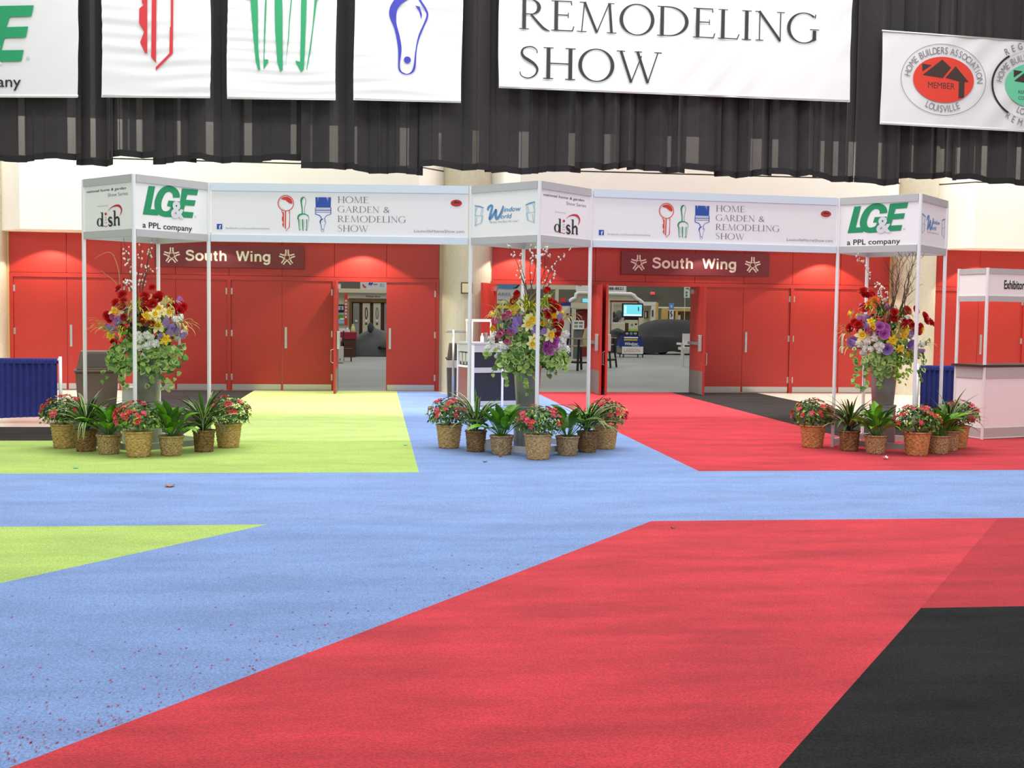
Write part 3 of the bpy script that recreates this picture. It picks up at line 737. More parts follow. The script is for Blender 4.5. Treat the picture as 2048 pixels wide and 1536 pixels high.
# bits on the carpet
def scrap(name, px, py, sx, sy, m, label, cat, curl=.02):
    g = G(px, py); b = MB(); r = random.Random(int(px))
    a0 = r.uniform(0, 3)
    def fn(u, v):
        x, y = (u-.5)*sx, (v-.5)*sy*(1-abs(2*u-1)**2*.7)
        return (g.x+x*math.cos(a0*.1)-y*math.sin(a0*.1), g.y+x*math.sin(a0*.1)+y*math.cos(a0*.1), .011+curl*(abs(2*u-1)**2+.6*abs(2*v-1))*r.uniform(.6, 1))
    b.grid(fn, 6, 4, m); return tag(b.build(name, smooth=True), label, cat)
scrap('dried_leaf', 340, 975, .085, .12, 'leaf_brown', 'curled brown leaf on the blue carpet near the left flower tower', 'leaf', .016)
scrap('paper_scrap', 1770, 920, .05, .10, 'paper', 'crumpled white scrap on the red carpet before the right flower tower', 'litter', .03)
scrap('paper_scrap', 152, 938, .05, .08, 'cyan_paper', 'pale cyan scrap at the front edge of the left green carpet', 'litter', .006)
scrap('paper_scrap', 811, 892, .05, .06, 'cyan_paper', 'pale cyan scrap on the green carpet beside the blue aisle', 'litter', .006)
scrap('dried_leaf', 1346, 1059, .035, .03, 'wood_dark', 'dark fleck at the top edge of the foreground red carpet', 'leaf', .008)
scrap('petal', 1001, 915, .05, .06, 'azalea_red', 'fallen red petal on the blue carpet below the middle flower tower', 'petal', .01)
scrap('dried_leaf', 970, 926, .05, .05, 'leaf_dark', 'fallen dark leaf on the blue carpet below the middle flower tower', 'leaf', .01)
mb = MB(); r = random.Random(3)
for k in range(420):
    u = r.random()**.7; px, py = r.uniform(0, 1450), 1060+u*470
    lim = 1305-(py-1047)*2.63
    if px > lim+20 and px > 0: px = lim*r.random()
    if px < 0: continue
    # denser along the red edge
    if r.random() < .55: px = lim-abs(r.gauss(0, 150))
    if px < 0 or py > 1530: continue
    if py < 1170 and px < 530-(py-1053)*4.5: continue
    g = G(px, py); s = r.uniform(.0018, .0045)*(.6+.14*g.y); a = r.uniform(0, 3)
    mb.face([(g.x+s*math.cos(a+q), g.y+s*math.sin(a+q)*1.4, .0115) for q in (0, 1.6, 3.1, 4.7)], 'lint_red')
tag(mb.build('carpet_lint'), 'red carpet lint scattered over the blue carpet along the red edge', 'lint', kind='stuff')

# ------------------------------------------------------------------ black drapes and hanging banners
ARC = [(-9.9, 21.32), (-8.13, 21.03), (-6.4, 20.75), (-4.68, 20.47), (-2.8, 20.21), (-.94, 20.0), (.93, 19.9), (2.31, 19.86), (3.9, 19.86), (5.7, 19.89), (7.56, 19.97), (9.51, 20.13), (11.57, 20.35), (13.73, 20.58), (16, 20.85)]
def arcY(x):
    for (a, b), (c, d) in zip(ARC, ARC[1:]):
        if x <= c: return b+(d-b)*(x-a)/(c-a)
    return ARC[-1][1]
def onarc(px, py):
    Y = 20.2
    for _ in range(8): q = P(px, py, Y); Y = arcY(q.x)
    return q
panels = [(-90, 156, 321), (156, 224, 328), (224, 308, 318), (308, 389, 328), (389, 477, 322), (477, 607, 319), (607, 701, 336), (701, 839, 344), (839, 967, 339),
          (976, 1155, 344), (1155, 1266, 337), (1266, 1366, 345), (1366, 1433, 338), (1433, 1541, 352), (1541, 1619, 348), (1630, 1709, 361), (1709, 1789, 366), (1789, 1907, 358), (1907, 2140, 368)]
desc = ['at the left picture edge', 'left of the key banner', 'below the left half of the key banner', 'below the right edge of the key banner', 'below the left edge of the fork banner', 'below the right part of the fork banner',
        'between the fork and brush banners', 'below the brush banner', 'right of the brush banner', 'below the left end of the large lettered banner', 'below the large lettered banner, left of its middle',
        'below the middle of the large lettered banner', 'short one below the large lettered banner middle', 'below the right part of the large lettered banner', 'below the right end of the large lettered banner', 'right of the large lettered banner by the white gap',
        'left of the oval-emblem banner', 'below the oval-emblem banner', 'at the right picture edge below the oval-emblem banner']
r = random.Random(11)
for i, (x0, x1, yb) in enumerate(panels):
    A, B_ = onarc(x0, yb), onarc(x1, yb); zb = (A.z+B_.z)/2; W = B_.x-A.x+.10
    base = (i % 2)*.09-.05; b = MB(); n = max(10, int(W/.022))
    # S-folded pleats: the cloth runs forward and back along the track
    ph = r.uniform(0, 6); lam = r.uniform(.30, .56); A1 = r.uniform(.06, .105); ph2 = r.uniform(0, 6); ov = r.uniform(.55, 1.5)
    tilt = r.uniform(-.03, .03)
    def fn(u, v, A=A, W=W):
        s = u*W; k = 2*PI*s/lam+ph+1.5*math.sin(s*2.7+ph2)+.7*math.sin(s*7.3+ph)
        x = A.x-.05+s+ov*.035*math.sin(2*k)*(1-.2*v)
        x += tilt*(1-v)*s
        y = arcY(x)+base+A1*math.sin(k)*(1.15-.35*v)*(.55+.45*math.sin(s*1.9+ph))+.02*math.sin(s*9+ph2)
        z = zb+(9.2-zb)*v+(.018*math.sin(s*7+ph)+.03*math.sin(s*2.3+ph2))*(1-v)
        return (x, y, z)
    hv = .11/(9.2-zb)
    b.grid(lambda u, v: fn(u, hv+(1-hv)*v), n, 8, 'drape_black')
    o = tag(b.build('drape_panel', smooth=True), 'black pleated drape panel hanging '+desc[i], 'drape', 'black drapes hung above the doors')
    b = MB(); b.grid(lambda u, v: fn(u, hv*v), n, 1, 'drape_hem'); b.build('hem', o, smooth=True)
def banner(px0, px1, pyb0, pyb1, zt, name_label, cat, wr='h', zb=None, off=.30):
    A, B_ = onarc(px0, pyb0), onarc(px1, pyb1)
    # move off the drape toward the room
    A = P(px0, pyb0, A.y-off); B_ = P(px1, pyb1, B_.y-off)
    z = (A.z+B_.z)/2; u = Vector((B_.x-A.x, B_.y-A.y, 0)); w = u.length
    fr = Fr((A.x, A.y, z), u); h = zt-z
    t = thingw('hanging_banner', name_label, 'banner', (A.x, A.y, z), 'white banners hung before the black drapes')
    rr = random.Random(int(px0)+5); wv = [(rr.uniform(0, 6), rr.uniform(.8, 1.2)) for _ in range(6)]
    def fn(a, c):
        x, y = a*w, c*h
        if wr == 'h': d = .009*math.sin(y*34*wv[0][1]+wv[0][0]+.8*math.sin(x*3+wv[1][0]))*(.5+.5*math.sin(x*2+y*3+wv[2][0]))+.004*math.sin(y*13+x*2+wv[3][0])
        else: d = .012*math.sin((x*1.2-y*1.0)*9*wv[0][1]+wv[0][0])*(.4+.6*math.sin(x*1.7+y+wv[1][0]))+.004*math.sin(x*4+wv[2][0])
        e = min(a, 1-a, 1)*w; g = .012*math.sin(c*h*2.2+wv[4][0])*max(0, 1-e/.2)
        return fr.p(x+g, y, d)
    b = MB(); b.grid(fn, max(24, int(w*14)), max(40, int(h*26)), 'banner_vinyl'); b.build('cloth', t, smooth=True)
    b = MB(); b.tube([fr.p(.01, .03, -.004), fr.p(w-.01, .03, -.004)], .020, 'banner_vinyl', 8); b.build('bottom_hem', t, smooth=True)
    b = MB(); b.tube([fr.p(-.02, h, 0), fr.p(w+.02, h, 0)], .02, 'steel', 8); b.build('top_rod', t, smooth=True)
    return t, fr, w, h
OFF = .021
class OffFr(Fr):
    def p(s, x, y, off=0.): return s.o + s.u*x + s.v*y + s.n*(off+OFF)
def ofr(fr): return OffFr(fr.o, fr.u, fr.v)
t, fr, w, h = banner(-240, 157, 194, 195.5, 8.7, 'white banner with green capitals and dark lettering at the left picture edge', 'banner', 'd')
k = (on(fr, 69, 60)[0]-on(fr, -40, 60)[0])/109*.262; x, y = on(fr, 69, 10)
b = MB(); b2 = MB(); mark_lge(b, b2, ofr(fr), x-915*k, y, k); b.build('logo', t); b2.build('lettering', t)
t, fr, w, h = banner(204, 421, 195.3, 195.8, 8.7, 'white banner with the red key drawing', 'banner')
x, y = on(fr, 312.5, 142); k = (on(fr, 348, 60)[0]-on(fr, 280, 60)[0])/68*(68/74.5)
b = MB(); icon_key(b, ofr(fr), x, y, k, 'ink_crimson'); b.build('key_drawing', t)
t, fr, w, h = banner(455, 672, 197.5, 201, 8.7, 'white banner with the green garden fork drawing', 'banner')
x, y = on(fr, 558.3, 143.8); k = (on(fr, 633, 60)[0]-on(fr, 501, 60)[0])/132*5.26/4
b = MB(); icon_fork(b, ofr(fr), x, y, k); b.build('fork_drawing', t)
t, fr, w, h = banner(708, 923, 200, 206, 8.7, 'white banner with the blue paintbrush handle drawing', 'banner')
x, y = on(fr, 813.3, 150.5); k = (on(fr, 855, 60)[0]-on(fr, 779, 60)[0])/76*5.17/4
b = MB(); icon_brush(b, ofr(fr), x, y, k, 'ink_navy'); b.build('brush_drawing', t)
t, fr, w, h = banner(997, 1699, 175, 205, 8.9, 'wide white banner with black serif lettering beside the oval-emblem banner', 'banner', 'd')
b = MB(); f2 = ofr(fr)
x0, y0 = on(fr, 1036, 58); x1, y1 = on(fr, 1640, 88); hh = on(fr, 1250, 8)[1]-on(fr, 1250, 68)[1]
yl = (y0+y1)/2
serif(b, f2, 'REMODELING', x0, yl, hh, 'ink_black', w=x1-x0); b.build('lettering', t); b = MB()
a0, b0 = on(fr, 1034, 157); a1, b1 = on(fr, 1325, 167); hs = on(fr, 1150, 97)[1]-on(fr, 1150, 160)[1]
serif(b, f2, 'SHOW', a0, (b0+b1)/2, hs, 'ink_black', w=a1-a0); b.build('lettering', t); b = MB()
serif(b, f2, 'GARDEN &', x0, yl+hh*1.5, hh, 'ink_black', w=(x1-x0)*.75); b.build('lettering', t); b = MB(); serif(b, f2, 'HOME', x0, yl+hh*3, hh, 'ink_black', w=(x1-x0)*.45)
b.build('lettering', t)
zt = onarc(1900, 80).z
t, fr, w, h = banner(1760, 2230, 245, 277, zt, 'white banner with oval emblems at the upper right', 'banner', 'd')
x, y = on(fr, 1886, 160); k = (on(fr, 1972, 160)[0]-on(fr, 1801, 160)[0])/1125
b = MB(); mark_oval(b, ofr(fr), x, y, k, 'ink_red', [('HOME BUILDERS ASSOCIATION', 440, 300, 172, 2, 78, True), ('LOUISVILLE', 445, 375, 241, 299, 78, False)]); b.build('red_oval_emblem', t)
x2, y2 = on(fr, 2067, 172)
b = MB(); mark_oval(b, ofr(fr), x2, y2, k, 'ink_mint', [('HOME BUILDERS ASSOCIATION', 440, 300, 172, 2, 78, True), ('LOUISVILLE', 445, 375, 241, 299, 78, False), ('REGISTERED', 600, 440, 128, 52, 78, True), ('REMODELER', 600, 505, 233, 307, 78, False)], True); b.build('green_oval_emblem', t)

# ------------------------------------------------------------------ flower towers
ZT, ZB = 3.10, 2.42
TW = [(-2.646, 13.90, -.002, .995), (1.808, 13.56, -.006, 1.006), (6.398, 13.86, .012, 1.0)]
TL = ['left tower with the green capitals facing right', 'middle tower with the blue script facing left', 'right tower with the green capitals facing left']
FACE = [('dish', 'lge'), ('win', 'dish'), ('lge', 'win')]
corners = []
for i, (X, Y, rot, s) in enumerate(TW):
    t = thing('display_tower', 'white and aluminium four-post display tower, '+TL[i], 'display tower', (X, Y, 0), rot, 'display towers with potted plants')
    q = s/math.sqrt(2); C = [(-q, 0), (0, -q), (q, 0), (0, q)]
    c, sn = math.cos(rot), math.sin(rot); corners.append([(X+c*a-sn*e, Y+sn*a+c*e) for a, e in C])
    for (a, e) in C:
        b = MB(); b.lathe([(.0225, 0.008), (.0225, ZT)], 'alu', 8, (a, e, 0)); b.build('pole', t)
    for k in range(4):
        p0, p1 = Vector(C[k]+(0,)), Vector(C[(k+1) % 4]+(0,)); u = (p1-p0).normalized(); p0 = p0+u*.022; p1 = p1-u*.022; w = (p1-p0).length
        fr = Fr((p0.x, p0.y, ZB), u); H_ = ZT-ZB
        b = MB(); b.bar(fr.p(0, H_/2, -.004), fr.p(w, H_/2, -.004), .006, H_-.02, 'panel_white')
        b.rect(Fr(fr.p(w, 0), -u), 0, .01, w, H_-.01, 'panel_inner', .009)
        f = b.build('fascia_panel', t)
        b = MB(); b.bar(fr.p(0, H_-.043, 0), fr.p(w, H_-.043, 0), .035, .085, 'alu_band'); b.build('top_rail', f)
        b = MB(); b.bar(fr.p(0, .04, 0), fr.p(w, .04, 0), .035, .08, 'alu_band'); b.build('bottom_rail', f)
        kind = FACE[i][k] if k < 2 else None
        if kind:
            b = MB(); b2 = MB()
            if kind == 'lge': mark_lge(b, b2, fr, .095*w if i == 0 else .10*w, H_-.092, .000845*w)
            elif kind == 'dish': mark_dish(b, b2, fr, 0, .085, w, H_-.175)
            else: mark_window(b, b2, f, fr, 0, .085, w, H_-.175)
            b.build('logo', f); b2.build('lettering', f)
        b = MB(); g0 = p0.copy(); g1 = p1.copy(); g0.z = g1.z = .075; b.bar(g0, g1, .03, .07, 'alu_band'); b.build('base_rail', t)
for i in range(2):
    a, c = corners[i][2], corners[i+1][0]; u = Vector((c[0]-a[0], c[1]-a[1], 0)).normalized()
    A = Vector((a[0], a[1], 0))+u*.03; B_ = Vector((c[0], c[1], 0))-u*.03; w = (B_-A).length
    t = thingw('fascia_header', ['long white fascia sign bridging the left and middle towers', 'long white fascia sign bridging the middle and right towers'][i], 'fascia sign', (A.x, A.y, ZB), 'fascia signs between the towers')
    fr = Fr((A.x, A.y, ZB), u); H_ = ZT-ZB
    b = MB(); b.bar(fr.p(0, H_/2, -.004), fr.p(w, H_/2, -.004), .006, H_-.02, 'panel_white'); b.build('panel', t)
    b = MB(); b.bar(fr.p(0, H_-.045, 0), fr.p(w, H_-.045, 0), .045, .09, 'alu_band_reflect'); b.build('top_rail', t)
    b = MB(); b.bar(fr.p(0, .04, 0), fr.p(w, .04, 0), .045, .08, 'alu_band_reflect'); b.build('bottom_rail', t)
    mark_show(t, fr, 0, .085, w, H_-.18)
# ------------------------------------------------------------------ plants
def blade(b, p, az, el, L, W, droop, m, me=None, n=6, broad=False, twist=0., fold=.18):
    """one curved leaf: strap-shaped or broad, optional pale margins"""
    p = Vector(p); h = Vector((math.cos(az), math.sin(az), 0)); sd = Vector((-math.sin(az), math.cos(az), 0))
    rows = []; ds = L/n
    for i in range(n+1):
        s = i/n; e = el-droop*s
        d = h*math.cos(e)+Vector((0, 0, math.sin(e))); nn = -h*math.sin(e)+Vector((0, 0, math.cos(e)))
        w = W*(math.sin(PI*min(1, .04+s*.96)**.75) if broad else min(1, .45+s*3)*(1-s**3.2))/2+.0008
        ss = sd*math.cos(twist*s)+nn*math.sin(twist*s)
        k = .62 if me else 1
        r = [p-ss*w+nn*w*fold*2, p-ss*w*k+nn*w*k*fold*2, p.copy(), p+ss*w*k+nn*w*k*fold*2, p+ss*w+nn*w*fold*2]
        rows.append(r if me else [r[0], r[2], r[4]]); p = p+d*ds
    for a, c in zip(rows, rows[1:]):
        for j in range(len(a)-1):
            mm = me if me and j in (0, 3) else m
            b.face([a[j], a[j+1], c[j+1], c[j]], mm)
def leaf_at(b, p, n, L, W, m, r, me=None, heart=False):
    """small flat leaf lying across normal n"""
    n = Vector(n).normalized(); q = n.to_track_quat('Z', 'Y'); a = r.uniform(0, 2*PI)
    if heart: out = [(0, .05), (-.28, .0), (-.48, .22), (-.42, .5), (-.18, .8), (0, 1), (.18, .8), (.42, .5), (.48, .22), (.28, .0)]
    else: out = [(0, 0), (-.3, .25), (-.36, .55), (0, 1), (.36, .55), (.3, .25)]
    ca, sa = math.cos(a), math.sin(a)
    def T(x, y, z=0.): return Vector(p)+q @ Vector((ca*x*W-sa*y*L, sa*x*W+ca*y*L, z))
    pts = [T(x, y, .12*W*abs(x)*2) for x, y in out]
    if me:
        ins = [T(x*.58, .12+(y-.05)*.72, .005+.12*W*abs(x)) for x, y in out]
        b.face(ins, m); k = len(pts)
        for i in range(k): b.face([pts[i], pts[(i+1) % k], ins[(i+1) % k], ins[i]], me)
    else: b.face(pts, m)
def basket_mesh(name, rT, rB, h, m, rows=9, n=40):
    b = MB(); prof = [(rB*.9, .0)]
    for i in range(rows*2+1):
        z = h*i/(rows*2); prof.append((rB+(rT-rB)*(z/h)**.9, z))
    prof += [(rT+.010, h-.012), (rT+.013, h), (rT+.006, h+.010), (rT-.012, h+.006), (rT-.018, h-.04)]
    def fn(i, k, a, z):
        if i == 0 or i > rows*2+1: return 0
        return .0062*(1 if (k//2+i//2) % 2 else -1)*(1 if i % 2 else .25)+.002*math.sin(k*7+i*3)
    b.lathe(prof, m, n, fn=fn)
    me = bpy.data.meshes.new(name); me.from_pydata(b.v, [], b.f); me.materials.append(M[m])
    me.polygons.foreach_set('use_smooth', [True]*len(b.f)); return me
DIM = {'A': (.152, .118, .272), 'D': (.120, .100, .238), 'L': (.130, .103, .212)}
_bk = {}
def basket(kind, m):
    if (kind, m) not in _bk: _bk[(kind, m)] = basket_mesh('basket', *DIM[kind], m)
    return _bk[(kind, m)]
def mesh_of(b, name, smooth=True):
    me = bpy.data.meshes.new(name); me.from_pydata(b.v, [], b.f)
    for m in b.mats: me.materials.append(M[m])
    me.polygons.foreach_set('material_index', b.m); me.polygons.foreach_set('use_smooth', [smooth]*len(b.f)); me.update(); return me
def azalea_bloom(m, r):
    b = MB()
    for k in range(4):
        c = Vector((r.uniform(-.5, .5), r.uniform(-.5, .5), r.uniform(-.1, .35))) if k else Vector((0, 0, .2))
        t = r.uniform(0, 6); tn = Vector((c.x*.7+r.uniform(-.3, .3), c.y*.7+r.uniform(-.3, .3), 1)).normalized(); q = tn.to_track_quat('Z', 'Y')
        for p in range(5):
            a = t+p*2*PI/5
            pt = lambda rr, da, z: c+q @ Vector((rr*math.cos(a+da), rr*math.sin(a+da), z))
            b.face([pt(.05, 0, 0), pt(.32, -.5, .12), pt(.55, -.22, .16), pt(.55, .22, .16), pt(.32, .5, .12)], m)
    return mesh_of(b, 'blossom')
rr = random.Random(21)
BLOOM = [azalea_bloom('azalea_pink', rr), azalea_bloom('azalea_red', rr), azalea_bloom('azalea_pink', rr)]
def place(me, name, parent, loc, nrm=(0, 0, 1), sc=1., spin=0., scz=1.):
    o = bpy.data.objects.new(name, me); COL.objects.link(o); o.parent = parent
    q = Vector(nrm).normalized().to_track_quat('Z', 'Y')
    o.matrix_basis = Matrix.Translation(loc) @ q.to_matrix().to_4x4() @ Matrix.Rotation(spin, 4, 'Z') @ Matrix.Diagonal((sc, sc, sc*scz, 1))
    return o
def potted(kind, x, y, wick, seed, label, group, lean=(0, 0), nb=20, pinkness=.6):
    r = random.Random(seed); rT, rB, h = DIM[kind]
    nm = {'A': 'potted_azalea', 'D': 'potted_dracaena', 'L': 'potted_peace_lily'}[kind]
    t = thing(nm, label, 'potted plant', (x, y, .009), r.uniform(0, 6), group)
    link('basket', basket(kind, wick), t).rotation_euler.z = 0
    b = MB(); R = rT-.014
    b.grid(lambda u, v: ((R*v)*math.cos(2*PI*u), (R*v)*math.sin(2*PI*u), h-.012+.02*math.sin(v*9+u*17)*v+.012*(1-v)), 24, 5, 'moss'); b.build('moss', t, smooth=True)
    b = MB()
    if kind == 'A':
        for k in range(5):
            a = r.uniform(0, 6); b.tube([(0, 0, h-.01), (.05*math.cos(a), .05*math.sin(a), h+.1), (.14*math.cos(a), .14*math.sin(a), h+.2)], .006, 'twig', 5)
        for k in range(760):
            z = r.uniform(-.5, 1); a = r.uniform(0, 2*PI); q = math.sqrt(max(0, 1-z*z)); rad = r.uniform(.62, 1.06)
            n = Vector((q*math.cos(a), q*math.sin(a), z)); p = Vector((n.x*.265*rad, n.y*.255*rad, h+.125+n.z*.20*rad))
            if p.z < h+.0 and math.hypot(p.x, p.y) < rT+.02: p.z = h+.03
            n2 = n+Vector((r.uniform(-.7, .7), r.uniform(-.7, .7), r.uniform(-.2, .8)))
            leaf_at(b, p, n2, r.uniform(.035, .055), r.uniform(.026, .036), r.choice(['leaf_dark', 'leaf_mid', 'ivy_green', 'leaf_lime' if rad > .85 and r.random() < .7 else 'leaf_mid']), r)
        b.build('foliage', t)
        for k in range(nb):
            z = r.uniform(-.1, 1); a = r.uniform(0, 2*PI); q = math.sqrt(max(0, 1-z*z)); n = Vector((q*math.cos(a), q*math.sin(a), z))
            place(r.choice(BLOOM[:2] if r.random() < pinkness else BLOOM), 'blossom', t, (n.x*.25, n.y*.25, h+.125+n.z*.19), n+Vector((0, 0, .3)), r.uniform(.042, .062), r.uniform(0, 6))
    elif kind == 'D':
        for k in range(58):
            a = k*2.399+r.uniform(-.3, .3); el = r.uniform(.55, 1.5); L = r.uniform(.36, .60)
            blade(b, (.02*math.cos(a), .02*math.sin(a), h-.005+r.uniform(0, .07)), a, el, L, r.uniform(.030, .046), r.uniform(.7, 1.9), r.choice(['leaf_dark', 'leaf_mid', 'leaf_dark']), 'leaf_cream' if r.random() < .55 else None, n=7, twist=r.uniform(-.5, .5))
        b.build('foliage', t)
    else:
        for k in range(30):
            a = k*2.399+r.uniform(-.4, .4); el = r.uniform(.5, 1.45); L1 = r.uniform(.09, .22)
            p0 = Vector((.02*math.cos(a), .02*math.sin(a), h-.008)); p1 = p0+Vector((math.cos(a)*math.cos(el), math.sin(a)*math.cos(el), math.sin(el)))*L1
            b.tube([p0, p1], .004, 'leaf_mid', 5)
            blade(b, p1, a, el-.1, r.uniform(.19, .30), r.uniform(.08, .12), r.uniform(.5, 1.3), r.choice(['leaf_bright', 'leaf_bright', 'leaf_mid']), n=7, broad=True, twist=r.uniform(-.5, .5))
        b.build('foliage', t)
    return t
POTS = {0: [(-3.57, 13.85), (-3.25, 13.51), (-2.94, 13.24), (-2.57, 12.985), (-2.24, 13.09), (-1.94, 13.46), (-1.72, 13.88)],
        1: [(.88, 13.80), (1.17, 13.42), (1.44, 13.12), (1.80, 12.685), (2.19, 13.04), (2.48, 13.345), (2.76, 13.69)],
        2: [(5.41, 13.80), (5.73, 13.43), (5.94, 13.15), (6.36, 12.955), (6.72, 13.13), (7.01, 13.44), (7.26, 13.73)]}
KIND = ['A', 'D', 'L', 'A', 'L', 'D', 'A']
POS = ['leftmost pot at the', 'second pot from the left at the', 'third pot from the left at the', 'front centre pot at the', 'third pot from the right at the', 'second pot from the right at the', 'rightmost pot at the']
TN = ['left flower tower', 'middle flower tower', 'right flower tower']
PN = {'A': 'pink azalea in wicker basket', 'D': 'strappy striped plant in wicker basket', 'L': 'broad leaved plant in wicker basket'}
for i in range(3):
    for k, (x, y) in enumerate(POTS[i]):
        kd = KIND[k]; wk = {'A': 'wicker_orange' if (i == 2) else 'wicker_tan', 'D': 'wicker_dark', 'L': 'wicker_mid'}[kd]
        if kd == 'D' and i == 2 and k == 5: wk = 'wicker_mid'
        potted(kd, x, y, wk, 100*i+k+1, '%s, %s %s' % (PN[kd], POS[k], TN[i]), 'potted plants around the flower towers', nb=(26 if k in (0, 3) else 18))

# ---- flower heads
def fl_tulip(m):
    b = MB()
    for ring, (k, R, H_) in enumerate(((3, .42, 1.25), (3, .5, 1.3))):
        for p in range(k):
            a0 = 2*PI*p/3+ring*PI/3
            def fn(u, v):
                w = math.sin(PI*(.12+.80*v))*.75; a = a0+(u-.5)*2*w*1.25
                rd = R*(.35+1.0*math.sin(PI*(v*.62+.06)))*(1+.06*abs(u-.5))
                return (rd*math.cos(a), rd*math.sin(a), v*H_-.1)
            b.grid(fn, 4, 5, m)
    return mesh_of(b, 'flower')
def fl_daff(m1, m2):
    b = MB()
    for p in range(6):
        a = p*PI/3; c, s = math.cos(a), math.sin(a)
        pt = lambda x, y, z: (x*c-y*s, x*s+y*c, z)
        b.face([pt(.15, 0, .05), pt(.4, -.26, .1), pt(.75, -.24, .05), pt(1.05, 0, -.03), pt(.75, .24, .05), pt(.4, .26, .1)], m1)
    b.lathe([(.18, .05), (.27, .3), (.34, .5), (.44, .58)], m2, 10, caps=False, fn=lambda i, k, a, z: .04*math.sin(k*PI) if i == 3 else 0)
    b.lathe([(.0, .2), (.16, .22)], m2, 10, caps=False)
    return mesh_of(b, 'flower')
def fl_rose(m):
    b = MB(); r = random.Random(5)
    for ring, (k, R, H_, op) in enumerate(((6, .75, .55, .35), (5, .52, .7, .2), (4, .32, .8, .1), (3, .16, .8, 0))):
        for p in range(k):
            a0 = 2*PI*p/k+ring*.6+r.uniform(-.1, .1)
            def fn(u, v):
                a = a0+(u-.5)*(2*PI/k)*1.35; rd = R*(.45+.55*math.sin(v*PI*.6))+op*v*v
                return (rd*math.cos(a), rd*math.sin(a), v*H_*(1-.12*abs(2*u-1))-.15)
            b.grid(fn, 4, 4, m)
    return mesh_of(b, 'flower')
def fl_mum(m):
    b = MB(); r = random.Random(6)
    for k in range(70):
        z = 1-1.5*(k+.5)/70; a = k*2.399; q = math.sqrt(max(0, 1-z*z)); n = Vector((q*math.cos(a), q*math.sin(a), z))
        leaf_at(b, n*.45, n+Vector((r.uniform(-.5, .5), r.uniform(-.5, .5), .3)), .62, .5, m, r)
    b.ball((0, 0, 0), .5, m)
    return mesh_of(b, 'flower')
def fl_spike(m):
    b = MB(); r = random.Random(8)
    for k in range(46):
        a = k*2.399; v = k/46; rad = .55*(1-v*.7); p = Vector((rad*math.cos(a), rad*math.sin(a), -.6+1.7*v)); n = Vector((math.cos(a), math.sin(a), .4))
        q = n.to_track_quat('Z', 'Y')
        for j in range(4):
            t = j*PI/2+r.uniform(-.2, .2); pt = lambda rr, da: p+q @ Vector((rr*math.cos(t+da), rr*math.sin(t+da), .04))
            b.face([p, pt(.2, -.55), pt(.28, 0), pt(.2, .55)], m)
    return mesh_of(b, 'flower')
FL = {'R': (fl_tulip('flower_red'), 'red_tulip', .056), 'r': (fl_rose('flower_red'), 'red_amaryllis', .054), 'O': (fl_rose('flower_orange'), 'orange_lily', .05),
      'D': (fl_daff('flower_cream', 'flower_yellow'), 'daffodil', .088), 'Y': (fl_daff('flower_yellow', 'flower_yellow'), 'yellow_daffodil', .068), 'y': (fl_tulip('flower_yellow'), 'yellow_tulip', .05),
      'P': (fl_spike('flower_purple'), 'purple_delphinium', .07), 'M': (fl_rose('flower_magenta'), 'magenta_rose', .066), 'K': (fl_tulip('flower_pink'), 'pink_tulip', .055),
      'W': (fl_mum('flower_white'), 'white_chrysanthemum', .058), 'V': (fl_rose('flower_purple'), 'violet_rose', .062)}
